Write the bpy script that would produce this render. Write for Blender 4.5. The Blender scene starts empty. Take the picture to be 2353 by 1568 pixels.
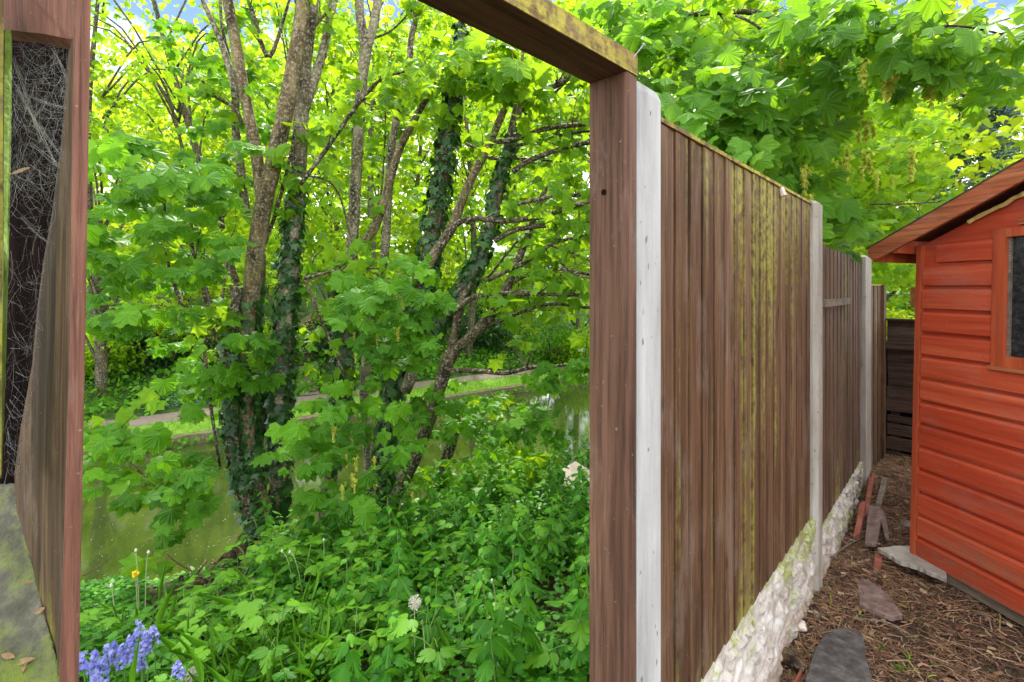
import bpy, math, random
import numpy as np
from mathutils import Vector, Matrix, noise
R = math.radians
rng = np.random.default_rng(7); random.seed(7)
S = bpy.context.scene; COL = S.collection
# ------------------------------------------------------------------ camera, sky, sun, exposure
FOC, CX, HY = 1103.0, 1176.5, 662.0            # photo viewed at 2353 px wide
cam = bpy.data.objects.new('camera', bpy.data.cameras.new('camera')); COL.objects.link(cam)
cam.rotation_euler = (R(90), 0, 0); cam.data.sensor_width = 36
cam.data.lens = FOC/2353*36; cam.data.shift_y = -(784-HY)/2353
cam.data.clip_start = .02; cam.data.clip_end = 2000; S.camera = cam
W = bpy.data.worlds.new('World'); S.world = W; W.use_nodes = True
nt = W.node_tree; nt.nodes.clear()
def wn(t, **k):
    n = nt.nodes.new(t)
    for a, b in k.items(): setattr(n, a, b)
    return n
SUN_EL, SUN_AZ = R(54), R(-6)                   # azimuth measured from +Y towards +X
sky = wn('ShaderNodeTexSky', sky_type='NISHITA', sun_disc=False, sun_elevation=SUN_EL, sun_rotation=SUN_AZ, dust_density=0, air_density=1.1, ozone_density=2.)
geo = wn('ShaderNodeTexCoord')
nz = wn('ShaderNodeTexNoise'); nz.inputs['Scale'].default_value = 2.6; nz.inputs['Detail'].default_value = 7; nz.inputs['Roughness'].default_value = .58
nt.links.new(geo.outputs['Generated'], nz.inputs['Vector'])
sep = wn('ShaderNodeSeparateXYZ'); nt.links.new(geo.outputs['Generated'], sep.inputs[0])
m1 = wn('ShaderNodeMath', operation='MULTIPLY_ADD'); m1.inputs[1].default_value = -1.0; m1.inputs[2].default_value = .34
nt.links.new(sep.outputs['Z'], m1.inputs[0])
zr_ = wn('ShaderNodeMapRange'); zr_.inputs[1].default_value = .58; zr_.inputs[2].default_value = .75; zr_.inputs[3].default_value = 0; zr_.inputs[4].default_value = .95
nt.links.new(sep.outputs['Z'], zr_.inputs[0])                          # bright cloud sheet added overhead, out of view, to whiten and lift ambient
m0 = wn('ShaderNodeMath', operation='ADD'); nt.links.new(m1.outputs[0], m0.inputs[0]); nt.links.new(zr_.outputs[0], m0.inputs[1])
m2 = wn('ShaderNodeMath', operation='ADD'); nt.links.new(nz.outputs['Fac'], m2.inputs[0]); nt.links.new(m0.outputs[0], m2.inputs[1])
cr = wn('ShaderNodeValToRGB'); cr.color_ramp.elements[0].position = .42; cr.color_ramp.elements[1].position = .62
nt.links.new(m2.outputs[0], cr.inputs[0])
mx = wn('ShaderNodeMixRGB'); mx.inputs[2].default_value = (22.8, 22.8, 22.4, 1)
nt.links.new(cr.outputs[0], mx.inputs[0]); nt.links.new(sky.outputs[0], mx.inputs[1])
bg = wn('ShaderNodeBackground'); bg.inputs[1].default_value = .06
wo = wn('ShaderNodeOutputWorld'); nt.links.new(mx.outputs[0], bg.inputs[0]); nt.links.new(bg.outputs[0], wo.inputs[0])
sl = bpy.data.lights.new('sun', 'SUN'); sl.energy = 4; sl.angle = R(4); sl.color = (1, .95, .86)
so = bpy.data.objects.new('sun', sl); COL.objects.link(so)
sdir = Vector((math.sin(SUN_AZ)*math.cos(SUN_EL), math.cos(SUN_AZ)*math.cos(SUN_EL), math.sin(SUN_EL)))
so.rotation_euler = sdir.to_track_quat('Z', 'Y').to_euler(); so.location = sdir*60
S.view_settings.view_transform = 'Standard'; S.view_settings.look = 'None'; S.view_settings.gamma = 1
S.view_settings.exposure = 1.62
cy = S.cycles; cy.use_denoising = True; cy.max_bounces = 14; cy.diffuse_bounces = 7; cy.transmission_bounces = 10
cy.glossy_bounces = 4; cy.use_adaptive_sampling = False; cy.adaptive_threshold = .01; cy.sample_clamp_indirect = 6
# ------------------------------------------------------------------ geometry helpers
def at(px, py, Y):                                # pixel of the 2353 px view and a depth -> point in the place
    return np.array(((px-CX)/FOC*Y, Y, (HY-py)/FOC*Y))
FS, FC = .9415, .9                                # boundary line X = FS*Y - FC
FD = np.array((.6855, .7281, 0)); FN = np.array((-.7281, .6855, 0))
def F(t, w, z): return np.array((FS*t-FC-.7281*w, t+.6855*w, z))
def qn(x, y): return -.5*x+.866*y                 # metres from the garden towards the canal
def interp(x, xs, ys): return np.interp(x, xs, ys)
def bank_z(x, y):
    return interp(qn(x, y), [1.6, 3.4, 4.7, 5.15, 5.5, 5.9, 9], [-1.86, -2.1, -2.36, -2.6, -3.3, -3.95, -4.6])
def fbm(x, y, z=0, s=1, o=4): return noise.fractal(Vector((x*s, y*s, z*s)), .6, 2.1, o)
class MB:
    def __init__(s): s.v, s.f, s.m, s.t = [], [], [], []
    def poly(s, pts, faces, tint=.5):
        b = len(s.v); s.v += [tuple(map(float, p)) for p in pts]
        for f in faces: s.f.append([b+i for i in f]); s.t.append(tint)
        return s
    def box8(s, p, tint=.5):                      # 4 bottom, 4 top, same winding
        return s.poly(p, [(3,2,1,0),(4,5,6,7),(0,1,5,4),(1,2,6,5),(2,3,7,6),(3,0,4,7)], tint)
    def box(s, a, b, tint=.5):
        x0,y0,z0 = a; x1,y1,z1 = b
        return s.box8([(x0,y0,z0),(x1,y0,z0),(x1,y1,z0),(x0,y1,z0),(x0,y0,z1),(x1,y0,z1),(x1,y1,z1),(x0,y1,z1)], tint)
    def fbox(s, t0, t1, w0, w1, z0, z1, tint=.5, dz=0):
        return s.box8([F(t0,w0,z0),F(t1,w0,z0+dz),F(t1,w1,z0+dz),F(t0,w1,z0),F(t0,w0,z1),F(t1,w0,z1+dz),F(t1,w1,z1+dz),F(t0,w1,z1)], tint)
    def extrude(s, pts, d, tint=.5):
        n = len(pts); pts = [np.array(p, float) for p in pts]; d = np.array(d, float)
        q = pts+[p+d for p in pts]
        return s.poly(q, [list(range(n)), list(range(2*n-1, n-1, -1))]+[(i, n+i, n+(i+1) % n, (i+1) % n) for i in range(n)], tint)
    def tube(s, pts, rad, n=8, sub=4, rough=0., tint=.5, cap=True):
        P, Rr = smooth(pts, rad, sub); k = len(P); b = len(s.v)
        T = np.gradient(P, axis=0); T /= np.linalg.norm(T, axis=1)[:, None]+1e-9
        u = np.cross(T[0], (0.31, .95, .05)); u /= np.linalg.norm(u)+1e-9
        for i in range(k):
            u = u-T[i]*np.dot(u, T[i]); u /= np.linalg.norm(u)+1e-9; v = np.cross(T[i], u)
            for j in range(n):
                a = 2*math.pi*j/n; r = Rr[i]
                if rough: r *= 1+rough*noise.noise(Vector((P[i][0]*9+math.cos(a)*2, P[i][1]*9+math.sin(a)*2, P[i][2]*7)))
                s.v.append(tuple(P[i]+(u*math.cos(a)+v*math.sin(a))*r))
        for i in range(k-1):
            for j in range(n):
                s.f.append([b+i*n+j, b+i*n+(j+1) % n, b+(i+1)*n+(j+1) % n, b+(i+1)*n+j]); s.t.append(tint)
        if cap:
            s.f.append([b+j for j in range(n-1, -1, -1)]); s.t.append(tint)
            s.f.append([b+(k-1)*n+j for j in range(n)]); s.t.append(tint)
        return s
def smooth(pts, rad, sub=4):
    pts = np.array(pts, float); rad = np.array(rad, float)
    if len(rad) != len(pts): rad = np.interp(np.linspace(0, 1, len(pts)), np.linspace(0, 1, len(rad)), rad)
    if sub <= 1 or len(pts) < 2: return pts, rad
    P = np.vstack([2*pts[0]-pts[1], pts, 2*pts[-1]-pts[-2]]); out = []; ro = []
    for i in range(1, len(P)-2):
        for j in range(sub):
            t = j/sub; p0, p1, p2, p3 = P[i-1:i+3]
            out.append(.5*(2*p1+(p2-p0)*t+(2*p0-5*p1+4*p2-p3)*t*t+(3*p1-p0-3*p2+p3)*t**3))
            ro.append(rad[i-1]*(1-t)+rad[i]*t)
    out.append(pts[-1]); ro.append(rad[-1])
    return np.array(out), np.array(ro)
def link(o, parent=None):
    COL.objects.link(o)
    if parent is not None: o.parent = parent
    return o
def root_loc(o):
    while o.parent is not None: o = o.parent
    return np.array(o.location)
def obj(name, mb, mat, parent=None, smooth_=False, local=False):
    me = bpy.data.meshes.new(name); v = np.array(mb.v, float)
    if parent is not None and not local: v = v-root_loc(parent)
    me.from_pydata(v.tolist(), [], mb.f); me.materials.append(mat)
    a = me.attributes.new('tint', 'FLOAT', 'FACE'); a.data.foreach_set('value', np.array(mb.t, np.float32))
    if smooth_: me.polygons.foreach_set('use_smooth', [True]*len(me.polygons))
    me.update(); return link(bpy.data.objects.new(name, me), parent)
def tag(o, label=None, cat=None, group=None, kind=None):
    for k, v in (('label', label), ('category', cat), ('group', group), ('kind', kind)):
        if v: o[k] = v
    return o
def thing(name, label, cat, loc=(0,0,0), rz=0, group=None):
    o = bpy.data.objects.new(name, None); COL.objects.link(o); o.empty_display_size = .1
    o.location = tuple(map(float, loc)); o.rotation_euler = (0, 0, rz); return tag(o, label, cat, group)
def copy_tree(o, parent=None):
    c = o.copy(); COL.objects.link(c); c.parent = parent
    for ch in list(o.children): copy_tree(ch, c)
    return c
# ------------------------------------------------------------------ leaves
def palm(ang, rr):
    h = [(r*math.cos(R(a)), r*math.sin(R(a))) for a, r in zip(ang, rr)]
    return h+[(-x, y) for x, y in reversed(h[1:] if abs(h[0][0]) < 1e-6 else h)]
def template(out, center=(0, .12), droop=.22, fold=.18, pleat=0., stalk=0.):
    v = [(center[0], center[1], 0.)]
    for x, y in out: v.append((x, y, -droop*(x*x+(y-center[1])**2)-fold*abs(x)))
    n = len(out); f = [(0, i+1, (i+1) % n+1) for i in range(n)]
    if pleat:
        rr = [math.hypot(x, y-center[1]) for x, y in out]
        for i in range(n): v[i+1] = (v[i+1][0], v[i+1][1], v[i+1][2]+pleat*(1 if rr[i] > (rr[i-1]+rr[(i+1) % n])/2 else -1)*min(1, 1.6*rr[i]))
    if stalk: v += [(-.011, .03, 0.), (.011, .03, 0.), (.0, -stalk, stalk*.35)]; f.append((n+1, n+2, n+3))
    return np.array(v), np.array(f)
_a = [90, 80, 74, 66, 58, 50, 43, 36, 28, 19, 10, 2, -9, -36, -75]
_r = [1, .86, .78, .66, .74, .82, .92, .79, .70, .57, .58, .64, .60, .44, .12]
SYC = template(palm(_a, _r), (0, .08), .22, .16, .035, .55)
SYC2 = template(palm([90, 66, 43, 19, -2, -70], [1, .64, .92, .57, .64, .14]), (0, .08), .22, .18, .05, .5)
FARL = template(palm([90, 62, 36, 5, -60], [.95, .55, .85, .55, .25]), (0, .1), .15, .1)
IVY = template(palm([90, 60, 38, 14, -12, -60], [1, .55, .78, .5, .62, .2]), (0, .1), .12, .14)
def ovate(n=6, w=.36, ser=.0, pk=.4):
    h = []
    for i in range(n+1):
        y = i/n; x = w*(math.sin(math.pi*y**(.72 if pk < .5 else 1)))**.85 if 0 < i < n else 0
        if ser and 0 < i < n: h.append((x*(1-ser), y-.3/n))
        h.append((x, y))
    h = h[::-1]
    return h+[(-x, y) for x, y in reversed(h[1:-1])]
NET = template(ovate(7, .33, .16), (0, .35), .25, .25)
RAS = template(ovate(7, .38, .12), (0, .4), .16, .22)
OVA = template(ovate(4, .36), (0, .4), .2, .2)
GRB = None
def leaf_mesh(name, pos, tip, nor, size, tmpl, tint, mat, parent=None, local=False, bend=None):
    pos = np.asarray(pos, float); N = len(pos); V, Fc = tmpl
    nor = nor/(np.linalg.norm(nor, axis=1)[:, None]+1e-9)
    tip = tip-nor*np.sum(tip*nor, axis=1)[:, None]; tip = tip/(np.linalg.norm(tip, axis=1)[:, None]+1e-9)
    sx = np.cross(tip, nor); size = np.broadcast_to(np.asarray(size, float), (N,))
    asp = rng.uniform(.85, 1.12, N); bz = rng.uniform(.4, 1.9, N)
    P = (V[None, :, 0, None]*(sx*asp[:, None])[:, None, :]+V[None, :, 1, None]*tip[:, None, :]+V[None, :, 2, None]*(nor*bz[:, None])[:, None, :])
    P = P*size[:, None, None]+pos[:, None, :]
    if parent is not None and not local: P = P-root_loc(parent)
    nv, nf = len(V), len(Fc)
    idx = (Fc[None]+(np.arange(N)*nv)[:, None, None]).reshape(-1)
    me = bpy.data.meshes.new(name); me.vertices.add(N*nv); me.vertices.foreach_set('co', P.reshape(-1).astype(np.float32))
    me.loops.add(N*nf*3); me.loops.foreach_set('vertex_index', idx.astype(np.int32))
    me.polygons.add(N*nf); me.polygons.foreach_set('loop_start', (np.arange(N*nf)*3).astype(np.int32))
    me.polygons.foreach_set('use_smooth', np.full(N*nf, tmpl is not SYC and tmpl is not SYC2))
    a = me.attributes.new('tint', 'FLOAT', 'FACE'); a.data.foreach_set('value', np.repeat(np.asarray(tint, np.float32), nf))
    # distance across the blade, for the veins
    vv = me.attributes.new('blade', 'FLOAT_VECTOR', 'POINT'); vv.data.foreach_set('vector', np.tile(V, (N, 1)).astype(np.float32).reshape(-1))
    me.materials.append(mat); me.update(calc_edges=True); me.validate()
    return link(bpy.data.objects.new(name, me), parent)
UP = np.array((0, 0, 1.))
def rand_dir(n):
    v = rng.normal(size=(n, 3)); return v/np.linalg.norm(v, axis=1)[:, None]
def spray(regions, per=6, flat=.35, camw=.6):
    """clusters of leaves in lumps; each region (px, py, rx, ry, Y, dY, clusters, leaf size)"""
    P, T, Nn, Sz, Ti = [], [], [], [], []
    for (px, py, rx, ry, Y, dY, k, sz) in regions:
        for _ in range(k):
            while True:
                a, b, c = rng.uniform(-1, 1, 3)
                if a*a+b*b < 1: break
            c0 = at(px+a*rx, py+b*ry, max(.8, Y+c*dY)); n = rng.integers(max(2, per-2), per+3)
            off = rand_dir(n)*rng.uniform(.3, 1.25, n)[:, None]*sz*np.array((1, 1, flat))
            p = c0+off; up = UP[None]*.6; tc = -p/np.linalg.norm(p, axis=1)[:, None]
            P.append(p); Nn.append(up+tc*camw+rand_dir(n)*.5)
            T.append(off/sz*.8-UP[None]*.8+rand_dir(n)*.45)
            Sz.append(sz*rng.uniform(.42, 1.15, n)); Ti.append(np.clip(rng.normal(.5, .24)+rng.normal(0, .1, n), 0, 1))
    return map(np.concatenate, (P, T, Nn, Sz, Ti))
def lumps(centers, rad, n_each, sz, upw=.6, flat=.7):
    P, T, Nn, Sz, Ti = [], [], [], [], []
    for c, r in zip(centers, rad):
        n = n_each; d = rand_dir(n)*(rng.uniform(0, 1, n)**.45)[:, None]*r*np.array((1, 1, flat))
        P.append(c+d); Nn.append(UP[None]*upw+rand_dir(n)*.75+d/r*.35); T.append(d/r*.6-UP[None]*.6+rand_dir(n)*.6)
        Sz.append(sz*rng.uniform(.65, 1.2, n)); Ti.append(np.clip(rng.normal(.5, .22)+rng.normal(0, .1, n), 0, 1))
    return map(np.concatenate, (P, T, Nn, Sz, Ti))
# ------------------------------------------------------------------ materials
class NT:
    def __init__(s, name):
        s.m = bpy.data.materials.new(name); s.m.use_nodes = True; s.t = s.m.node_tree; s.t.nodes.clear()
        s.out = s.n('ShaderNodeOutputMaterial'); s.co = s.n('ShaderNodeTexCoord').outputs['Object']
    def n(s, t, **k):
        o = s.t.nodes.new(t)
        for a, b in k.items(): setattr(o, a, b)
        return o
    def l(s, a, b): s.t.links.new(a, b)
    def put(s, sock, v):
        if hasattr(v, 'is_linked') or hasattr(v, 'links'): s.l(v, sock)
        else: sock.default_value = v if not (isinstance(v, tuple) and len(v) == 3 and sock.type == 'RGBA') else (*v, 1)
    def map(s, scale=(1,1,1), loc=(0,0,0)):
        o = s.n('ShaderNodeMapping'); o.inputs['Scale'].default_value = scale; o.inputs['Location'].default_value = loc; s.l(s.co, o.inputs[0]); return o.outputs[0]
    def noise(s, vec, scale, detail=4, rough=.6, dist=0):
        o = s.n('ShaderNodeTexNoise'); s.l(vec, o.inputs['Vector']); o.inputs['Scale'].default_value = scale; o.inputs['Detail'].default_value = detail
        o.inputs['Roughness'].default_value = rough; o.inputs['Distortion'].default_value = dist; return o.outputs['Fac']
    def vor(s, vec, scale, feature='F1', out='Distance'):
        o = s.n('ShaderNodeTexVoronoi', feature=feature); s.l(vec, o.inputs['Vector']); o.inputs['Scale'].default_value = scale; return o.outputs[out]
    def ramp(s, fac, stops):
        o = s.n('ShaderNodeValToRGB'); e = o.color_ramp.elements; s.l(fac, o.inputs[0])
        while len(e) < len(stops): e.new(.5)
        for i, (p, c) in enumerate(stops): e[i].position = p; e[i].color = (*c, 1) if isinstance(c, tuple) else (c, c, c, 1)
        return o.outputs[0]
    def mix(s, fac, a, b, mode='MIX'):
        o = s.n('ShaderNodeMixRGB', blend_type=mode); s.put(o.inputs[0], fac); s.put(o.inputs[1], a); s.put(o.inputs[2], b); return o.outputs[0]
    def math(s, op, a, b=0.): 
        o = s.n('ShaderNodeMath', operation=op); s.put(o.inputs[0], a); s.put(o.inputs[1], b); return o.outputs[0]
    def attr(s, name): return s.n('ShaderNodeAttribute', attribute_name=name)
    def z(s):
        o = s.n('ShaderNodeSeparateXYZ'); s.l(s.co, o.inputs[0]); return o.outputs
    def bump(s, h, st=.5, d=.01):
        o = s.n('ShaderNodeBump'); o.inputs['Strength'].default_value = st; o.inputs['Distance'].default_value = d; s.l(h, o.inputs['Height']); return o.outputs[0]
    def pbsdf(s, col, rough=.6, nor=None, spec=.4):
        o = s.n('ShaderNodeBsdfPrincipled'); s.put(o.inputs['Base Color'], col); s.put(o.inputs['Roughness'], rough); o.inputs['Specular IOR Level'].default_value = spec
        if nor is not None: s.l(nor, o.inputs['Normal'])
        return o
    def done(s, sh): s.l(sh.outputs[0], s.out.inputs[0]); return s.m
def leaf_mat(name, dark, mid, light, trans, tw=.5, rough=.42, spec=.45):
    m = NT(name); t = m.attr('tint').outputs['Fac']
    c = m.ramp(t, [(.05, dark), (.5, mid), (.95, light)])
    b = m.attr('blade'); sp = m.n('ShaderNodeSeparateXYZ'); m.l(b.outputs['Vector'], sp.inputs[0])
    ax = m.math('ABSOLUTE', sp.outputs[0]); vein = m.math('LESS_THAN', ax, .02)
    d1 = m.math('ABSOLUTE', m.math('SUBTRACT', m.math('MULTIPLY', ax, .68), m.math('MULTIPLY', sp.outputs[1], .73))); d2 = m.math('ABSOLUTE', m.math('ADD', m.math('MULTIPLY', ax, .05), sp.outputs[1]))
    palmv = m.math('MULTIPLY', m.math('LESS_THAN', m.math('MINIMUM', d1, d2), .018), 1. if 'sycamore' in name else 0.)
    side = m.math('FRACT', m.math('MULTIPLY', m.math('SUBTRACT', sp.outputs[1], m.math('MULTIPLY', ax, .75)), 7.))
    v2 = m.math('MULTIPLY', m.math('LESS_THAN', side, .10), .5); vv = m.math('MAXIMUM', m.math('MAXIMUM', vein, palmv), v2)
    c = m.mix(m.math('MULTIPLY', vv, .6), c, light)
    p = m.pbsdf(c, rough, m.bump(side, .12, .004), spec)
    tr = m.n('ShaderNodeBsdfTranslucent'); m.l(m.mix(t, tuple(x*.7 for x in trans), trans), tr.inputs[0])
    x = m.n('ShaderNodeMixShader'); x.inputs[0].default_value = tw; m.l(p.outputs[0], x.inputs[1]); m.l(tr.outputs[0], x.inputs[2])
    return m.done(x)
M = {}
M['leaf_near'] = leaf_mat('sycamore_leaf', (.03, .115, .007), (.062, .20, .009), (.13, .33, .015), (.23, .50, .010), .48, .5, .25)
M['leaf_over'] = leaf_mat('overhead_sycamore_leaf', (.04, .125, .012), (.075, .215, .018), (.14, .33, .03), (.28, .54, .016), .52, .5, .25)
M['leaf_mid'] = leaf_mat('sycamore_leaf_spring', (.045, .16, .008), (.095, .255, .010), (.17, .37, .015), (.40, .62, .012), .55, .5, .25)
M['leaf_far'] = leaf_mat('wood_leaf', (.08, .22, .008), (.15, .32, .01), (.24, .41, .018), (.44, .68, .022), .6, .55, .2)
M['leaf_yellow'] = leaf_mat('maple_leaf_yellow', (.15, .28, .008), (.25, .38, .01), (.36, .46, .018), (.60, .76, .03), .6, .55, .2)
M['ivy'] = leaf_mat('ivy_leaf', (.008, .045, .008), (.016, .075, .01), (.05, .15, .02), (.04, .14, .008), .2, .36, .45)
M['nettle'] = leaf_mat('nettle_leaf', (.018, .105, .006), (.040, .18, .009), (.105, .31, .015), (.16, .46, .010), .4, .5, .25)
M['bramble'] = leaf_mat('bramble_leaf', (.02, .10, .006), (.048, .175, .009), (.13, .32, .016), (.19, .45, .012), .4, .5, .25)
M['cover'] = leaf_mat('ground_cover_leaf', (.016, .10, .007), (.042, .19, .010), (.13, .34, .016), (.14, .42, .01), .35, .5, .25)
M['grass'] = leaf_mat('grass_blade', (.03, .15, .008), (.07, .25, .012), (.16, .38, .02), (.2, .48, .012), .4, .5, .25)
M['spruce'] = leaf_mat('spruce_needles', (.07, .14, .13), (.14, .24, .23), (.28, .40, .38), (.14, .26, .2), .3, .55, .3)
def bark_mat(name, dark, mid, light, lichen=.5):
    m = NT(name); v = m.map((1, 1, .35)); n1 = m.noise(v, 9, 6, .65); n2 = m.noise(m.map(), 38, 4, .7)
    c = m.ramp(n1, [(.36, dark), (.5, mid), (.64, light)])
    rings = m.noise(m.map((.6, .6, 9)), 5, 3, .6); c = m.mix(m.ramp(rings, [(.56, 0.), (.66, .8)]), c, dark)
    c = m.mix(m.math('MULTIPLY', m.ramp(n2, [(.52, 0.), (.60, 1.)]), lichen), c, (.46, .46, .36))
    g = m.noise(m.map(), 3.1, 3); c = m.mix(m.math('MULTIPLY', m.ramp(g, [(.5, 0.), (.7, 1.)]), .35), c, (.09, .11, .02))
    return m.done(m.pbsdf(c, .85, m.bump(m.math('ADD', n1, m.math('MULTIPLY', n2, .6)), .7, .02), .2))
M['bark_tan'] = bark_mat('bark_tan', (.035, .025, .012), (.135, .10, .048), (.25, .195, .10), .45)
M['bark_grey'] = bark_mat('bark_grey', (.035, .027, .017), (.14, .115, .07), (.28, .25, .17), .75)
M['bark_dark'] = bark_mat('bark_dark', (.018, .013, .009), (.06, .045, .026), (.14, .105, .06), .55)
def wood_mat(name, cols, along=2, algae=None, scale=1., pale=.2, rough=.75, knots=True, grain=.75, spec=.3):
    """stained timber; grain runs along the given local axis"""
    m = NT(name); sc = [9*scale]*3; sc[along] = .45*scale
    n1 = m.noise(m.map(tuple(sc)), 1.6, 6, .65, .6); fine = [42*scale]*3; fine[along] = 1.6*scale
    n2 = m.noise(m.map(tuple(fine)), 1.8, 4, .7); t = m.attr('tint').outputs['Fac']
    c = m.ramp(m.math('ADD', m.math('MULTIPLY', n1, .84), m.math('MULTIPLY', t, .16)), [(.28, cols[0]), (.48, cols[1]), (.68, cols[2])])
    c = m.mix(m.ramp(n2, [(.33, grain), (.56, 0.)]), c, tuple(x*.45 for x in cols[0]))
    blot = m.noise(m.map(tuple(.45 if i == along else 1. for i in range(3))), 6*scale, 6, .7); c = m.mix(m.math('MULTIPLY', m.ramp(blot, [(.52, 0.), (.64, 1.)]), pale), c, (.26, .205, .17))
    sp = m.noise(m.map(), 85*scale, 2, .5); c = m.mix(m.ramp(sp, [(.70, 0.), (.78, .4)]), c, (.4, .33, .28))
    if knots:
        kv = m.map(tuple(3.2*scale if i != along else 1.7*scale for i in range(3))); kn = m.vor(kv, 1.6)
        c = m.mix(m.ramp(kn, [(.05, .75), (.11, 0.)]), c, tuple(x*.4 for x in cols[0]))
    if algae:
        lo, hi, col, zr = algae; s2 = [17.]*3; s2[along] = .55
        a = m.noise(m.map(tuple(s2), (3.1, 1.7, .4)), 1., 4, .6); big = m.noise(m.map((1.3, 1.3, .7), (5, 2, 1)), 1.1, 2)
        a = m.math('ADD', m.math('MULTIPLY', a, .72), m.math('MULTIPLY', big, .4))
        if zr:
            zz = m.z()
            for (z0, z1, amt, *axq) in zr:
                mr = m.n('ShaderNodeMapRange'); m.l(zz[axq[0] if axq else 2], mr.inputs[0]); mr.inputs[1].default_value = z0; mr.inputs[2].default_value = z1; mr.inputs[3].default_value = 0; mr.inputs[4].default_value = amt
                a = m.math('ADD', a, mr.outputs[0])
        g = m.noise(m.map(), 26, 5, .7); a2 = m.math('MULTIPLY', m.ramp(a, [(lo, 0.), (hi, 1.)]), m.ramp(g, [(.40, .1), (.58, 1.)]))
        c = m.mix(a2, c, col)
    h = m.math('ADD', m.math('MULTIPLY', n2, .7), n1)
    return m.done(m.pbsdf(c, rough, m.bump(h, .45, .006), spec))
BR = ((.046, .021, .009), (.118, .058, .027), (.20, .115, .066))
M['panel'] = wood_mat('fence_stain_brown', BR, 2, (.575, .76, (.30, .29, .055), [(1.2, 1.86, .11), (.28, 0., .07), (-.02, .2, -.03, 0)]), pale=.24)
M['panel2'] = wood_mat('fence_stain_faded', ((.055, .028, .013), (.13, .069, .035), (.21, .13, .08)), 2, (.66, .80, (.30, .27, .06), [(.5, .0, .14)]), pale=.22)
M['post_brown'] = wood_mat('gate_post_stain', ((.045, .022, .013), (.115, .058, .036), (.20, .108, .072)), 2, None, .8, .42)
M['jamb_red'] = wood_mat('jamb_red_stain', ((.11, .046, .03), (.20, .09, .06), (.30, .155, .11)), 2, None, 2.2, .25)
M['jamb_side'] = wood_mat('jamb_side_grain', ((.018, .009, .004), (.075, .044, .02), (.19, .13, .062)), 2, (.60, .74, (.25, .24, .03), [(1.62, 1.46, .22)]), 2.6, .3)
M['lintel'] = wood_mat('lintel_stain', ((.045, .022, .016), (.10, .05, .034), (.17, .095, .06)), 0, None, .9, .2)
M['lintel_mossy'] = wood_mat('lintel_mossy_face', ((.06, .03, .016), (.14, .08, .035), (.25, .16, .075)), 0, (.40, .60, (.44, .40, .05), None), 1.1, .25)
M['cavity'] = wood_mat('shade_toned_rotten_board', ((.003, .002, .002), (.008, .004, .004), (.02, .011, .009)), 2, None, 3., .02, .9, False, .75, .05)  # rotten timber; shade of hollow, hole and gaps put into the near-black
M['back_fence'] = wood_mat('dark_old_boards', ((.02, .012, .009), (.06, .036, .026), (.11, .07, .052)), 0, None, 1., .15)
M['old_grey'] = wood_mat('weathered_grey_timber', ((.08, .06, .045), (.17, .135, .10), (.28, .235, .19)), 0, None, 1.4, .3)
SH = ((.31, .038, .015), (.445, .057, .021), (.54, .108, .045))
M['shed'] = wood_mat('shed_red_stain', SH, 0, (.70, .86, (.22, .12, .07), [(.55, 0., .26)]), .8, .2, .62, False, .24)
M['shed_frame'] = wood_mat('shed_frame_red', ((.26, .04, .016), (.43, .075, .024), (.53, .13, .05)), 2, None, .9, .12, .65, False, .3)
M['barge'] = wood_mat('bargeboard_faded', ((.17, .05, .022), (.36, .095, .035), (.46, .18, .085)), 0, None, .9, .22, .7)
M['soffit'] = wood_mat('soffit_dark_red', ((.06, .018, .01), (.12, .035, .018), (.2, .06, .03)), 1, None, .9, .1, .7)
def concrete_mat(name, c0, c1, c2, streak=True, moss=None, pits=.6, bs=.35, mossz=None, fs=1., dirt=False):
    m = NT(name); v = m.map((1, 1, .12) if streak else (1, 1, 1)); n1 = m.noise(v, 11*fs, 6, .65); n2 = m.noise(m.map(), 70*fs, 3, .6); n0 = m.noise(m.map(), 2.3*fs, 4)
    c = m.ramp(m.math('ADD', m.math('MULTIPLY', n1, .7), m.math('MULTIPLY', n0, .3)), [(.3, c0), (.5, c1), (.68, c2)])
    pt = m.noise(m.map((1, 1, .5)), 46*fs, 2, .5); c = m.mix(m.math('MULTIPLY', m.ramp(pt, [(.68, 0.), (.74, 1.)]), pits), c, (.08, .075, .07))
    if dirt:
        mr = m.n('ShaderNodeMapRange'); m.l(m.z()[2], mr.inputs[0]); mr.inputs[1].default_value = -1.5; mr.inputs[2].default_value = -1.85; mr.inputs[3].default_value = -.12; mr.inputs[4].default_value = .22
        c = m.mix(m.ramp(m.math('ADD', m.noise(m.map(), 9, 5, .7), mr.outputs[0]), [(.5, 0.), (.72, .7)]), c, (.30, .21, .15))
    if moss:
        lo, hi, col = moss; a = m.noise(m.map(), 5.5*fs, 6, .7)
        if mossz:
            mr = m.n('ShaderNodeMapRange'); m.l(m.z()[2], mr.inputs[0]); mr.inputs[1].default_value = mossz[0]; mr.inputs[2].default_value = mossz[1]; mr.inputs[3].default_value = 0; mr.inputs[4].default_value = mossz[2]
            a = m.math('ADD', a, mr.outputs[0])
        if dirt:
            my = m.n('ShaderNodeMapRange'); m.l(m.z()[1], my.inputs[0]); my.inputs[1].default_value = 2.2; my.inputs[2].default_value = 2.75; my.inputs[3].default_value = -.08; my.inputs[4].default_value = .07; a = m.math('ADD', a, my.outputs[0])
        c = m.mix(m.math('MULTIPLY', m.ramp(a, [(lo, 0.), (hi, 1.)]), m.ramp(n2, [(.3, .4), (.6, 1.)])), c, col)
    return m.done(m.pbsdf(c, .85, m.bump(m.math('ADD', n1, m.math('MULTIPLY', n2, .5)), bs, .008), .25))
M['white_post'] = concrete_mat('painted_white_post', (.23, .235, .23), (.40, .41, .41), (.53, .545, .55), pits=.7)
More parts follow.
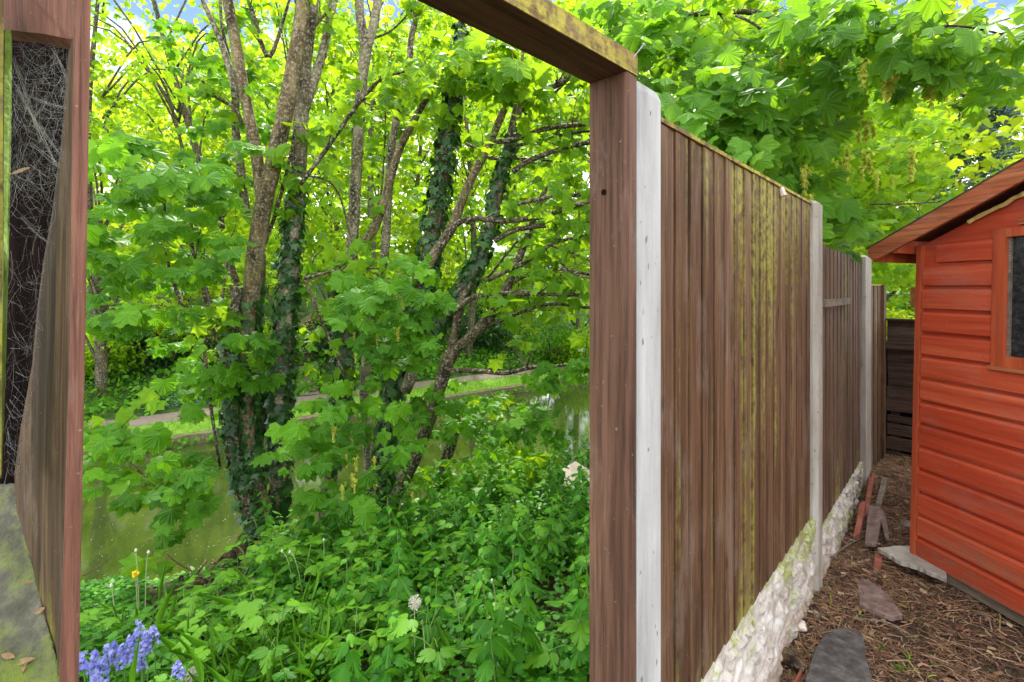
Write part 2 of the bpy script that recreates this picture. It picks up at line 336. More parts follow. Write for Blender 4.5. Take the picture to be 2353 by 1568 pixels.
M['concrete_post'] = concrete_mat('concrete_post_pale', (.19, .17, .14), (.36, .335, .295), (.52, .495, .455), moss=(.58, .72, (.2, .2, .05)), pits=.8)
M['gravel_board'] = concrete_mat('rock_face_white', (.20, .15, .11), (.50, .465, .43), (.68, .68, .67), False, (.58, .70, (.22, .26, .03)), .55, .6, (-1.60, -1.37, .20), dirt=True)
M['slab_moss'] = concrete_mat('mossy_concrete', (.035, .035, .025), (.10, .10, .072), (.22, .21, .165), False, (.48, .63, (.13, .18, .02)), .6, .8, (-.3, -.42, .1), 3.2)
M['slab_grey'] = concrete_mat('grey_paving', (.2, .18, .15), (.32, .29, .25), (.43, .4, .35), False, None, .6, .4)
M['slab_dark'] = concrete_mat('dark_wet_paving', (.03, .028, .028), (.08, .074, .072), (.17, .155, .145), False, None, .8, .9, fs=1.8)
M['slate'] = concrete_mat('brown_slate', (.08, .055, .05), (.17, .115, .1), (.29, .21, .185), False, None, .6, .7, fs=2.)
M['brick'] = concrete_mat('red_brick', (.15, .05, .03), (.26, .085, .055), (.34, .14, .1), False, None, .4, .4)
M['pale_stone'] = concrete_mat('pale_pink_stone', (.5, .41, .36), (.66, .56, .5), (.76, .69, .63), False, None, .4, .4)
M['bank_wall'] = concrete_mat('canal_edge_stone', (.07, .055, .035), (.16, .125, .08), (.27, .23, .16), False, (.52, .64, (.12, .2, .02)), .6, .8)
def soil_mat():
    m = NT('garden_soil'); v = m.map(); n1 = m.noise(v, 14, 8, .7); n2 = m.noise(v, 60, 4, .7); n0 = m.noise(v, 1.6, 4)
    c = m.ramp(n1, [(.3, (.02, .014, .01)), (.5, (.105, .066, .047)), (.7, (.2, .14, .11))])
    c = m.mix(m.ramp(n2, [(.55, 0.), (.68, .7)]), c, (.22, .16, .10)); c = m.mix(m.ramp(n0, [(.45, 0.), (.65, .4)]), c, (.10, .08, .05))
    return m.done(m.pbsdf(c, .95, m.bump(m.math('ADD', n1, n2), .9, .03), .15))
M['soil'] = soil_mat()
def simple(name, stops, scale, rough=.9, bs=.5, detail=6):
    m = NT(name); n = m.noise(m.map(), scale, detail, .65); return m.done(m.pbsdf(m.ramp(n, stops), rough, m.bump(n, bs, .02), .2))
M['bank_soil'] = simple('bank_soil', [(.3, (.015, .012, .007)), (.6, (.05, .04, .02)), (.75, (.04, .08, .015))], 7)
M['far_soil'] = simple('woodland_floor', [(.3, (.015, .03, .008)), (.55, (.04, .09, .015)), (.75, (.10, .19, .03))], 3.2)
M['verge'] = simple('mown_grass', [(.3, (.09, .2, .02)), (.55, (.17, .32, .03)), (.75, (.27, .4, .05))], 9)
M['path'] = simple('towpath_grit', [(.3, (.13, .10, .085)), (.6, (.22, .175, .15)), (.8, (.3, .25, .22))], 12)
M['stem'] = simple('green_stem', [(.3, (.07, .16, .03)), (.7, (.17, .28, .06))], 20)
M['stem_pale'] = simple('pale_stalk', [(.3, (.25, .33, .13)), (.7, (.4, .46, .24))], 20)
M['stem_brown'] = simple('brown_stem', [(.3, (.05, .035, .02)), (.7, (.12, .09, .05))], 20)
M['petal'] = leaf_mat('bluebell_petal', (.19, .20, .62), (.29, .30, .72), (.42, .42, .82), (.30, .32, .85), .35, .6, .1)
M['yellow'] = simple('yellow_petal', [(.3, (.7, .5, .02)), (.7, (.85, .65, .04))], 40)
M['seed'] = simple('seed_fluff', [(.3, (.45, .43, .36)), (.7, (.7, .68, .6))], 60)
M['catkin'] = leaf_mat('hanging_flower', (.34, .40, .03), (.48, .53, .06), (.6, .62, .12), (.6, .65, .08), .5)
M['foam'] = simple('yellow_foam', [(.3, (.5, .36, .10)), (.7, (.68, .54, .22))], 30)
M['felt'] = simple('roof_felt', [(.3, (.025, .03, .022)), (.55, (.06, .06, .045)), (.75, (.10, .13, .04))], 14)
M['steel'] = simple('zinc_nail', [(.3, (.3, .31, .33)), (.7, (.5, .52, .55))], 30, .4)
M['dead'] = simple('dead_leaf_brown', [(.3, (.15, .09, .04)), (.7, (.33, .23, .13))], 90)
M['log'] = bark_mat('rotten_log', (.018, .011, .007), (.075, .045, .026), (.22, .14, .08), .15)
def litter_mat():
    m = NT('bark_litter'); t = m.attr('tint').outputs['Fac']
    c = m.ramp(t, [(0., (.05, .028, .018)), (.3, (.15, .082, .05)), (.6, (.23, .125, .075)), (.8, (.33, .20, .12)), (.93, (.40, .30, .21)), (1., (.22, .28, .03))]); return m.done(m.pbsdf(c, .85, None, .25))
M['litter'] = litter_mat()
def web_mat():
    m = NT('spider_silk'); return m.done(m.pbsdf((.42, .44, .42), .8, None, .1))
M['web'] = web_mat()
def glass_mat():
    m = NT('dark_window_glass'); n = m.noise(m.map(), 26, 6, .7); c = m.ramp(n, [(.4, (.012, .014, .015)), (.62, (.03, .034, .036)), (.75, (.10, .105, .11))])
    return m.done(m.pbsdf(c, m.ramp(n, [(.4, .12), (.7, .5)]), None, .5))
M['glass'] = glass_mat()
def water_mat():
    m = NT('canal_water'); v = m.map((1, 1, 1)); n = m.noise(v, 2.2, 3, .5); n2 = m.noise(v, 14, 3, .5); sc = m.noise(m.map((1, 1, 1), (4, 1, 0)), .8, 5, .65)
    c = m.ramp(sc, [(.35, (.028, .046, .010)), (.55, (.046, .068, .014)), (.72, (.09, .118, .03))])
    return m.done(m.pbsdf(c, .06, m.bump(m.math('ADD', n, m.math('MULTIPLY', n2, .25)), .05, .03), .6))
M['water'] = water_mat()
# ------------------------------------------------------------------ setting: ground, canal, banks, hill
def grid(name, fn, us, vs, mat, label=None):
    U, V = len(us), len(vs); mb = MB(); mb.v = [tuple(map(float, fn(u, v))) for v in vs for u in us]
    mb.f = [[j*U+i, j*U+i+1, (j+1)*U+i+1, (j+1)*U+i] for j in range(V-1) for i in range(U-1)]; mb.t = [.5]*len(mb.f)
    return tag(obj(name, mb, mat, None, True), kind='structure')
def gz(x, y):
    t = (y+FS*x+FS*FC)/(1+FS*FS); w = -.7281*(x+FC)+.6855*y
    z = -1.86+.03*fbm(x, y, 0, 2.2)+.012*fbm(x, y, 3, 9)
    return z+.17*math.exp(-((t-4.35)/.6)**2-((w+.12)/.28)**2)+.05*math.exp(-((t-2.9)/.5)**2-((w+.1)/.25)**2)
def gfn(t, w): p = F(t, w, 0); p[2] = gz(p[0], p[1]); return p
grid('garden_ground', gfn, np.concatenate([[-60, -20, -6, -2, 0], np.linspace(.5, 6.5, 130), [8, 12, 30, 80]]), np.concatenate([[-80, -30, -10, -5], np.linspace(-3.2, .02, 80)]), M['soil'])
def bfn(t, w):
    p = F(t, w, 0); p[2] = bank_z(p[0], p[1])+.05*fbm(p[0], p[1], 1, 1.7)-.01; return p
grid('bank_ground', bfn, np.concatenate([[-60, -20, -8], np.linspace(-4, 12, 110), [16, 25, 60]]), np.concatenate([np.linspace(.03, 7.5, 70), [9, 12]]), M['bank_soil'])
wm = MB().poly([(-150, -60, -3.8), (150, -60, -3.8), (150, 150, -3.8), (-150, 150, -3.8)], [(0, 1, 2, 3)]); tag(obj('canal_water', wm, M['water']), kind='structure')
G2 = np.array((.81, .586, 0)); N2 = np.array((-.586, .81, 0))
def C2(l, q, z): p = G2*l+N2*q; p[2] = z; return p
def hz(l, q): return interp(q, [14, 15.3, 16.5, 17.2, 19, 24, 34, 60, 130], [-3.56, -3.5, -3.5, -3.4, -2.8, -1.0, 1.2, 5, 12])+(.06*fbm(l, q, 0, .9) if q < 18 else .35*fbm(l, q, 0, .3))*(1 if q > 16.6 else .25)
ls = np.concatenate([[-90, -50], np.linspace(-25, 45, 120), [60, 110]])
grid('far_verge', lambda l, q: C2(l, q, hz(l, q)), ls, np.linspace(14.02, 15.42, 8), M['verge'])
grid('towpath', lambda l, q: C2(l, q, hz(l, q)+.006), ls, np.linspace(15.4, 16.5, 6), M['path'])
grid('hillside', lambda l, q: C2(l, q, hz(l, q)), ls, np.concatenate([np.linspace(16.48, 24, 30), [28, 34, 45, 60, 90, 130]]), M['far_soil'])
wl = MB()
lp = np.linspace(-25, 45, 141)
for i in range(140):
    j = [14+.05*fbm(lp[k], 0, 0, .9) for k in (i, i+1)]
    wl.box8([C2(lp[i], j[0]-.06, -4.4), C2(lp[i+1], j[1]-.06, -4.4), C2(lp[i+1], j[1]+.12, -4.4), C2(lp[i], j[0]+.12, -4.4), C2(lp[i], j[0]-.03, -3.57), C2(lp[i+1], j[1]-.03, -3.57), C2(lp[i+1], j[1]+.12, -3.53), C2(lp[i], j[0]+.12, -3.53)])
tag(obj('canal_wall', wl, M['bank_wall']), 'low weathered stone edging wall along the far side of the canal', 'wall')
def track(name, pts, wdt):
    mb = MB(); P, _ = smooth(pts, [1]*len(pts), 6)
    for i in range(len(P)-1):
        a, b = P[i], P[i+1]; d = np.array((b-a)[:2]); d /= np.linalg.norm(d)+1e-9; n = np.array((-d[1], d[0]))*wdt/2
        q = []
        for p, s in ((a, 1), (a, -1), (b, -1), (b, 1)):
            x, y = p[0]+n[0]*s, p[1]+n[1]*s; pp = np.array((x, y, 0)); q.append((x, y, hz(pp@G2, pp@N2)+.03))
        mb.poly(q, [(0, 1, 2, 3)])
    return tag(obj(name, mb, M['path']), kind='structure')
def on_hill(px, Y):
    p = at(px, HY, Y); p[2] = hz(p@G2, p@N2); return p
track('footpath', [on_hill(712, 15.6), on_hill(706, 17), on_hill(712, 19), on_hill(700, 22)], .6)
track('footpath', [on_hill(1230, 20.4), on_hill(1215, 22), on_hill(1185, 25), on_hill(1170, 29)], .9)
# ------------------------------------------------------------------ fence
def fence_panel(t0, t1, z0, z1, mat, label, nb, sag=0):
    root = thing('timber_fence', label, 'fence', F((t0+t1)/2, .01, z0))
    b = MB(); ts = np.linspace(t0, t1, nb+1)
    for i in range(nb):
        u = (ts[i]-t0)/(t1-t0); dz = -sag*4*u*(1-u)+random.uniform(-.004, .004); zb = z0+random.uniform(-.008, .012); tn = random.uniform(0, 1)
        a, c = ts[i], ts[i+1]; lip = c if i == nb-1 else c+.004; w0 = random.uniform(0, .004)
        p = [F(a, w0, zb), F(a+.0015, w0-.001, zb), F(c-.0055, .006, zb), F(c-.0045, .012, zb), F(lip, .0165, zb), F(lip, .022, zb), F(a, .018, zb)]; q = [np.array((x[0], x[1], z1+dz)) for x in p]; m = len(p)
        b.poly(p+q, [list(range(m-1, -1, -1)), list(range(m, 2*m))]+[(k, (k+1) % m, m+(k+1) % m, m+k) for k in range(m)], tn)
    obj('boards', b, mat, root)
    for zz in (z0+.15, (z0+z1)/2, z1-.17): obj('back_rail', MB().fbox(t0, t1, .0225, .055, zz-.03, zz+.03), mat, root)
    c = MB(); k = 12
    for i in range(k):
        a, d = t0+(t1-t0)*i/k, t0+(t1-t0)*(i+1)/k; f = lambda t: z1-sag*4*((t-t0)/(t1-t0))*(1-(t-t0)/(t1-t0))+.002
        z_a, z_b = f(a), f(d)
        c.box8([F(a, -.004, z_a), F(d, -.004, z_b), F(d, .06, z_b), F(a, .06, z_a), F(a, -.004, z_a+.014), F(d, -.004, z_b+.014), F(d, .06, z_b+.014), F(a, .06, z_a+.014)], .3)
    if sag == 0: obj('capping', c, M['lintel_mossy'], root)
    return root
p1 = fence_panel(1.424, 2.835, -1.37, .49, M['panel'], 'brown fence panel with bright yellow-green algae streaks next to the white post', 18)
nl = MB(); nl.tube([F(2.36, .0, .492), F(2.36, -.012, .45)], [.012, .016], 8, 1); obj('peeled_patch', nl, M['pale_stone'], p1)
p2 = fence_panel(2.955, 4.2, -1.53, .292, M['panel2'], 'lower brown fence panel with a small batten nailed across it', 13, .03)
bt = MB(); bt.fbox(3.0, 3.66, -.035, -.001, -.12, -.075, .8); obj('batten', bt, M['old_grey'], p2)
p3 = fence_panel(4.5, 5.22, -1.9, .02, M['panel2'], 'short dark fence panel in the back corner beyond the last concrete post', 7)
ep = MB(); ep.fbox(5.2, 5.33, -.03, .05, -1.9, .03); obj('corner_post', ep, M['panel2'], p3)
def cpost(t0, t1, z1, mat, label, name='concrete_post'):
    b = MB(); z0 = -2.05; prof = [(t0, -.005), (t0+.012, -.03), (t1-.012, -.03), (t1, -.005), (t1, .07), (t0, .07)]
    lo = [F(t, w, z0) for t, w in prof]; hi = [F(t, w, z1) for t, w in prof]; tp = [F(t*.8+(t0+t1)*.1, w*.7+.01, z1+.02) for t, w in prof]; n = 6
    b.poly(lo+hi+tp, [[k, (k+1) % n, n+(k+1) % n, n+k] for k in range(n)]+[[n+k, n+(k+1) % n, 2*n+(k+1) % n, 2*n+k] for k in range(n)]+[list(range(2*n, 3*n))])
    return tag(obj(name, b, mat), label, 'post', 'posts between the fence panels')
wp = MB(); rr = .012
for z0, z1, i0, i1 in ((-2.05, .55, 0, 0), (.55, .572, 0, .012)):
    wp.box8([F(1.3185, -.002, z0), F(1.4215-i0, -.002, z0), F(1.4215-i0, .08, z0), F(1.3185, .08, z0), F(1.3185+i1*.3, -.002+i1*.3, z1), F(1.4215-i1, -.002+i1*.3, z1), F(1.4215-i1, .08, z1), F(1.3185+i1*.3, .08, z1)])
tag(obj('fence_post', wp, M['white_post']), 'white painted post standing against the brown gate post', 'post', 'posts between the fence panels')
cpost(2.842, 2.948, .50, M['concrete_post'], 'pale concrete post between the algae-streaked panel and the lower panel')
cpost(4.205, 4.49, .27, M['concrete_post'], 'pale concrete post farthest along the fence, near the back corner')
def gravel_board(t0, t1, zt, zb, label, seed):
    U, V = 150, 44; mb = MB(); us = np.linspace(t0, t1, U); vs = np.linspace(zb, zt, V)
    for z in vs:
        for t in us:
            ln = (t-t0)*1.37
            a = noise.cell(Vector((ln*11+.9*noise.noise(Vector((ln*6, z*9, seed))), z*24+ln*3+.9*noise.noise(Vector((ln*7, z*8, seed+5))), seed)))
            d = .009+.009*fbm(ln*.7, z*1.8, seed, 10, 6)+.012*a+.006*noise.noise(Vector((ln*34, z*46, seed)))-.010*(noise.noise(Vector((ln*13+z*5, z*19-ln*4, seed+9))) > .22)
            edge = min(1, (zt-z)/.012) if z > zt-.012 else 1
            zz = z+(.008*noise.noise(Vector((ln*16, 0, seed))) if z == vs[-1] else 0)
            mb.v.append(tuple(F(t, -max(.0, d)*edge-.004, zz)))
    mb.f = [[j*U+i, j*U+i+1, (j+1)*U+i+1, (j+1)*U+i] for j in range(V-1) for i in range(U-1)]
    b = len(mb.v)
    for i in range(U): mb.v.append(tuple(F(us[i], .05, zt)))
    mb.f += [[(V-1)*U+i, (V-1)*U+i+1, b+i+1, b+i] for i in range(U-1)]
    b2 = len(mb.v)
    for i in range(U): mb.v.append(tuple(F(us[i], .05, zb)))
    mb.f += [[b+i, b+i+1, b2+i+1, b2+i] for i in range(U-1)]; mb.t = [.5]*len(mb.f)
    return tag(obj('gravel_board', mb, M['gravel_board']), label, 'gravel board', 'rock-faced boards under the fence panels')
gravel_board(1.424, 2.838, -1.355, -2.0, 'white rock-faced concrete board under the algae-streaked panel', 1)
gravel_board(2.952, 4.2, -1.515, -2.0, 'mossy rock-faced concrete board under the panel with the batten', 2)
# ------------------------------------------------------------------ gate frame
gf = thing('gate_frame', 'brown timber gate frame with mossy lintel, open to the canal', 'gate frame', F(.9, .06, -1.86))
b = MB(); ch = .006
prof = [(1.281+ch*.5, 0), (1.317, 0), (1.317, .1177), (1.281, .1177), (1.281, ch)]
b.poly([F(t, w, -2.0) for t, w in prof]+[F(t, w, .579) for t, w in prof], [[4, 3, 2, 1, 0], [5, 6, 7, 8, 9]]+[[k, (k+1) % 5, 5+(k+1) % 5, 5+k] for k in range(5)])
post = obj('gate_post', b, M['post_brown'], gf)
k = MB(); c0 = F(1.2805, .075, .28)
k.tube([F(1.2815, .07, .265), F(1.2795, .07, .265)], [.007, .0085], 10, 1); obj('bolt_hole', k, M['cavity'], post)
# lintel in its own frame (x along its length)
ld = np.array((-1.0385, -1., 0)); ld /= np.linalg.norm(ld); ln_ = np.array((-ld[1], ld[0], 0))   # ln_ points towards the garden side? checked below
if ln_ @ FN > 0: ln_ = -ln_
def lintel_piece(name, pts_fn, mat):
    o = bpy.data.objects.new(name, None); return o
lo = F(1.3185, -.001, .5805); L = 1.9
me = MB()
me.box((0, 0, 0), (L, .1185, .0565))
lx = obj('lintel', me, M['lintel'], gf, local=True)
face = MB(); face.box((-.0005, -.003, .0008), (L, -.0002, .0572)); 
lf = obj('mossy_face', face, M['lintel_mossy'], lx, local=True)
Ml = Matrix(((ld[0], -ln_[0], 0, lo[0]), (ld[1], -ln_[1], 0, lo[1]), (0, 0, 1, lo[2]), (0, 0, 0, 1)))
lx.matrix_basis = Matrix.Translation(-gf.location) @ Ml
# top face moss cap
tf = MB(); tf.box((0, 0, .0568), (L, .1185, .0585)); obj('mossy_top', tf, M['lintel_mossy'], lx, local=True)
nail = MB(); a0 = F(1.30, .005, .615); a1 = a0+np.array((.034, -.012, .038))
nail.tube([a0, a1], [.0018, .0018], 8, 1); nail.tube([a1, a1+np.array((.0022, -.0008, .0024))], [.0052, .0052], 10, 1); obj('nail', nail, M['steel'], gf)
# near jamb: red lath, splayed side, dark cavity, mossy slab
def wedge(mb, pix, back, tint=.5): 
    f = [at(x, y, Y) for x, y, Y in pix]; return mb.extrude(f, back, tint)
bk = FN*.06
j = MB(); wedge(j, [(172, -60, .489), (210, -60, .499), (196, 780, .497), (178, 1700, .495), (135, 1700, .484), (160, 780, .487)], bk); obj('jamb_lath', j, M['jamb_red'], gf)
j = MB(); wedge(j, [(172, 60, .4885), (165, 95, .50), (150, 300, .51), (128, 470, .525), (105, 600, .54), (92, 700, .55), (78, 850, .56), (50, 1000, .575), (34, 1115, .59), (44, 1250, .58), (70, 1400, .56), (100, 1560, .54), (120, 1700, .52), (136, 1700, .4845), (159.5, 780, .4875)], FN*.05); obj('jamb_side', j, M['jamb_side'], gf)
j = MB(); wedge(j, [(-120, -60, .53), (20, -60, .515), (174, -60, .495), (172, 92, .495), (150, 88, .50), (100, 78, .506), (60, 74, .512), (28, 70, .515), (-120, 66, .53)], FN*.03); obj('head_block', j, M['jamb_red'], gf)
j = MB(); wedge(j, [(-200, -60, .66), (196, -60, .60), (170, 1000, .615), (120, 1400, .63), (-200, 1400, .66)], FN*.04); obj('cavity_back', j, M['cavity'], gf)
lb = MB(); wedge(lb, [(-60, -60, .475), (9, -60, .48), (6, 600, .48), (3, 1090, .48), (-60, 1200, .47)], FN*.02)
lbo = tag(obj('side_board', lb, M['jamb_side']), 'narrow brown board edge beside the green algae strip', 'board')
gs = MB(); wedge(gs, [(11, 70, .49), (26, 66, .50), (28, 110, .505), (26, 300, .505), (20, 600, .505), (12, 900, .505), (4, 1100, .505), (0, 1100, .49), (8, 600, .49)], FN*.03)
M['algae'] = simple('green_algae_wood', [(.3, (.05, .09, .015)), (.5, (.22, .36, .06)), (.75, (.36, .46, .2))], 18)
obj('algae_strip', gs, M['algae'], lbo)
sm = MB(); bd = [(-150, 1112, .62), (34, 1113, .60), (46, 1169, .587), (54, 1216, .575), (69, 1270, .562), (83, 1334, .548), (100, 1404, .532), (116, 1462, .518), (133, 1528, .503), (150, 1640, .478), (-150, 1640, .46)]
top = [at(*p) for p in bd]; N_ = 40
def slab_top():
    # a bumpy surface between the back edge and the front edge
    mb = MB(); rows = 46; left = [at(-150, y, Y) for y, Y in zip(np.linspace(1112, 1640, rows), np.linspace(.62, .46, rows))]
    ys = [p[1] for p in bd[1:10]]; xs = [p[0] for p in bd[1:10]]; Ys = [p[2] for p in bd[1:10]]
    for i in range(rows):
        y = 1112+528*i/(rows-1); r = at(np.interp(y, ys, xs)+3*noise.noise(Vector((y*.06, 0, 0))), y, np.interp(y, ys, Ys))
        for k in range(N_):
            p = left[i]+(r-left[i])*k/(N_-1); n = .0035*fbm(p[0]*8, p[2]*8, 0, 3, 5); mb.v.append(tuple(p+np.array((.3, -.4, .85))*n))
    mb.f = [[i*N_+k, (i+1)*N_+k, (i+1)*N_+k+1, i*N_+k+1] for i in range(rows-1) for k in range(N_-1)]
    b = len(mb.v); edge = [i*N_+N_-1 for i in range(rows)]
    for e in edge: mb.v.append(tuple(np.array(mb.v[e])+np.array((-.01, .03, -.06))))
    mb.f += [[edge[i], edge[i+1], b+i+1, b+i] for i in range(rows-1)]
    b = len(mb.v)
    for e in range(N_): mb.v.append(tuple(np.array(mb.v[e])+np.array((-.02, .03, -.06))))
    mb.f += [[k, k+1, b+k+1, b+k] for k in range(N_-1)]; mb.t = [.5]*len(mb.f); return mb
tag(obj('concrete_slab', slab_top(), M['slab_moss'], None, True), 'grey concrete slab with green moss leaning beside the near gate jamb', 'slab')
def dead_leaf(px, py, Y, ln, ang, label, wd=.3, group=None):
    c = at(px, py, Y); d = np.array((math.cos(ang), .0, math.sin(ang))); n = np.array((.1, -.75, .65)); s = np.cross(n, d); mb = MB()
    rows = []
    for i in range(7):
        u = i/6; h = wd*math.sin(math.pi*(.06+.88*u))*ln; p = c+d*ln*(u-.5)+n*(.003+.18*ln*(u-.5)**2)
        rows += [p-s*h*.5+n*h*.2, p, p+s*h*.5+n*h*.15]
    mb.poly(rows, [[i*3+k, i*3+k+1, i*3+k+4, i*3+k+3] for i in range(6) for k in range(2)])
    return tag(obj('dead_leaf', mb, M['dead'], None, True), label, 'dead leaf', group)
G_ = 'dead leaves on the mossy slab'
dead_leaf(60, 1520, .505, .024, .25, 'forked tan dead leaf low on the mossy slab', .25, G_)
dead_leaf(58, 1540, .50, .018, 1.1, 'curled pale dead leaf crossing another at the slab foot', .3, G_)
dead_leaf(24, 1508, .505, .014, -.2, 'small ochre dead leaf on the slab by the picture edge', .4, G_)
dead_leaf(96, 1405, .53, .013, .5, 'pinkish dead leaf caught in the crack beside the jamb', .5, G_)
dead_leaf(68, 1338, .545, .012, .2, 'thin brown dead leaf halfway up the slab', .3, G_)
dead_leaf(52, 400, .60, .026, .3, 'pale curled leaf caught in the cobweb', .45)
wb = MB()
def strand(p, r=.00035, n=3):
    wb.tube(p, [r, r], n, 3)
wr = random.Random(3)
def inner_left(y): return 20-.012*y
def inner_right(y): return float(np.interp(y, [95, 300, 470, 600, 700, 850, 1000, 1115], [166, 150, 128, 105, 92, 78, 50, 36]))
for i in range(650):
    y0 = wr.uniform(90, 420) if i < 460 else wr.uniform(400, 1080); side = wr.random()
    xl, xr = inner_left(y0)+4, inner_right(y0)-2
    x0 = xl+(xr-xl)*wr.random()**1.2; Ya = wr.uniform(.505, .55); ln = wr.uniform(20, 110); an = wr.choice((wr.uniform(.5, 1.3), wr.uniform(-.6, .5), wr.uniform(1.6, 2.4)))
    y1 = y0+math.sin(an)*ln; x1 = min(max(x0+math.cos(an)*ln, inner_left(y1)+2), inner_right(y1)+4); Yb = wr.uniform(.505, .56)
    pm = at((x0+x1)/2+wr.uniform(-14, 14), (y0+y1)/2+wr.uniform(0, 22), (Ya+Yb)/2)
    strand([at(x0, y0, Ya), pm, at(x1, y1, Yb)], wr.choice((.00003, .00004, .00005, .00007, .0001)))
for a, bb in (((30, 130), (95, 330)), ((60, 250), (140, 360)), ((70, 330), (150, 390)), ((120, 110), (158, 190)), ((40, 200), (130, 385)), ((75, 225), (160, 250)), ((50, 500), (110, 560))):
    for _ in range(9):
        q = lambda p: at(p[0]+wr.uniform(-5, 5), p[1]+wr.uniform(-6, 6), .51+wr.uniform(0, .02))
        strand([q(a), q(((a[0]+bb[0])/2+4, (a[1]+bb[1])/2+6)), q(bb)], wr.choice((.00003, .00005, .00008)))
tag(obj('cobweb', wb, M['web']), 'thick grey cobweb strung across the dark hollow in the jamb', 'cobweb')
# ------------------------------------------------------------------ shed (own frame: x along the gable wall towards the camera, y into the shed)
ex = Vector((.172, -.985, 0)).normalized(); SB = -1.785
shed = thing('garden_shed', 'red-stained timber shed with sloping roof and dark window', 'shed', (2.655, 3.16, SB), math.atan2(ex.y, ex.x))
shed.rotation_euler = (Matrix.Rotation(math.atan2(ex.y, ex.x), 4, 'Z') @ Matrix.Rotation(-.026, 4, 'X')).to_euler()
SW, SL, sl_, bx0 = 1.9, 2.1, .444, -.234
def rz(x): x = min(x, SW-x); return .275-SB+sl_*(x-bx0)            # top of roof at local x
def sobj(name, mb, mat, parent=None): return obj(name, mb, mat, parent or shed, local=True)
wx0, wx1, wz0, wz1 = .425, 1.475, -.4425-SB, .335-SB
bo = MB(); bo2 = MB(); pitch = .1475; z = .03; row = 0
while z < rz(SW/2)-.1:
    zt = z+pitch; segs = []
    xs = .028
    lim = rz(0)-.11
    if zt > lim: xs = max(xs, (zt-lim)/sl_+.02)
    if zt-.02 > wz0 and z < wz1-.02: segs = [(xs, wx0-.004), (wx1+.004, SW-xs)]
    else: segs = [(xs, SW-xs)]
    z_lo, z_hi = z, zt
    for a, c in segs:
        if c-a < .05: continue
        tn = random.uniform(.1, .9); n = 8; a0_ = a; xx = np.linspace(a, c, n); jag = [0]*n
        pr = [(-.027, z+.001), (-.028, z+.106), (-.026, z+.112), (-.012, z+.124), (-.003, z+.127), (-.0015, zt+.004), (0, zt+.004), (0, z+.001)]
        k = len(pr)
        for i in range(n-1):
            lowcut = .045*max(0, 1-(xx[i]-.05)/.16) if (row == 0 and .04 < xx[i] < .2) else 0
            (bo2 if a0_ > 1.2 else bo).poly([(xx[i], y, zz) for y, zz in pr]+[(xx[i+1], y, zz) for y, zz in pr], [[q, (q+1) % k, k+(q+1) % k, k+q] for q in range(k)]+([list(range(k-1, -1, -1))] if i == 0 else [])+([list(range(k, 2*k))] if i == n-2 else []), tn)
    z = zt; row += 1
for r_ in range(12):
    for xx in (.052, .385, .66):
        if xx == .66 and r_ > 8: continue
        for dz in (.03, .085): bo.tube([(xx+random.uniform(-.006, .006), -.0295, .03+r_*pitch+dz), (xx, -.0270, .03+r_*pitch+dz)], [.0024, .0028], 6, 1, 0, -1.2)
sobj('cladding', bo, M['shed']); sobj('cladding', bo2, M['shed'])
gw = MB(); g = [(0, .02), (SW, .02), (SW, rz(SW)-.10), (SW/2, rz(SW/2)-.10), (0, rz(0)-.10)]
# wall shell with a window opening
def wallq(a, c, z0, z1): gw.box((a, .0005, z0), (c, .03, z1))
gw.extrude([(x, .0005, zz) for x, zz in ((0, .02), (wx0+.02, .02), (wx0+.02, rz(wx0+.02)-.10), (0, rz(0)-.10))], (0, .03, 0))
gw.extrude([(x, .0005, zz) for x, zz in ((wx1-.02, .02), (SW, .02), (SW, rz(SW)-.10), (wx1-.02, rz(wx1-.02)-.10))], (0, .03, 0))
gw.box((wx0+.021, .0005, .02), (wx1-.021, .0305, wz0+.02))
gw.extrude([(x, .0005, zz) for x, zz in ((wx0+.021, wz1-.02), (wx1-.021, wz1-.02), (wx1-.021, rz(wx1-.02)-.10), (SW/2, rz(SW/2)-.10), (wx0+.021, rz(wx0+.02)-.10))], (0, .03, 0))
gw.box((0, .031, .02), (.03, SL, rz(0)-.10)); gw.box((SW-.03, .031, .02), (SW, SL, rz(0)-.10)); gw.box((.031, SL-.03, .02), (SW-.031, SL, rz(0)-.1))
sobj('wall', gw, M['shed'])
ct = MB(); ct.box((-.012, -.031, .01), (.022, -.0005, rz(0)-.10)); sobj('corner_trim', ct, M['shed_frame'])
wf = MB(); fw = .062
wf.box((wx0, -.032, wz0), (wx0+fw, .02, wz1)); wf.box((wx1-fw, -.032, wz0), (wx1, .02, wz1)); wf.box((wx0+fw+.0005, -.031, wz1-.05), (wx1-fw-.0005, .02, wz1)); wf.box((wx0+fw+.0005, -.031, wz0), (wx1-fw-.0005, .02, wz0+.06))
win = sobj('window', wf, M['shed_frame'])
for a, c, z0, z1 in ((wx0+fw+.001, wx0+fw+.012, wz0+.061, wz1-.051), (wx1-fw-.012, wx1-fw-.001, wz0+.061, wz1-.051)): sobj('glazing_bead', MB().box((a, -.012, z0), (c, .01, z1)), M['old_grey'], win)
pn = MB(); pn.box((wx0+fw, .004, wz0+.06), (wx1-fw, .008, wz1-.05)); sobj('pane', pn, M['glass'], win)
si = MB(); si.box((wx0-.01, -.042, wz0-.022), (wx1+.01, .0, wz0-.001)); sobj('sill', si, M['barge'], win)
hd = MB(); hd.box((wx0+.12, -.038, wz1+.012), (wx1+.02, -.001, wz1+.04)); sobj('drip_rail', hd, M['barge'], win)
ro = MB(); xe = bx0
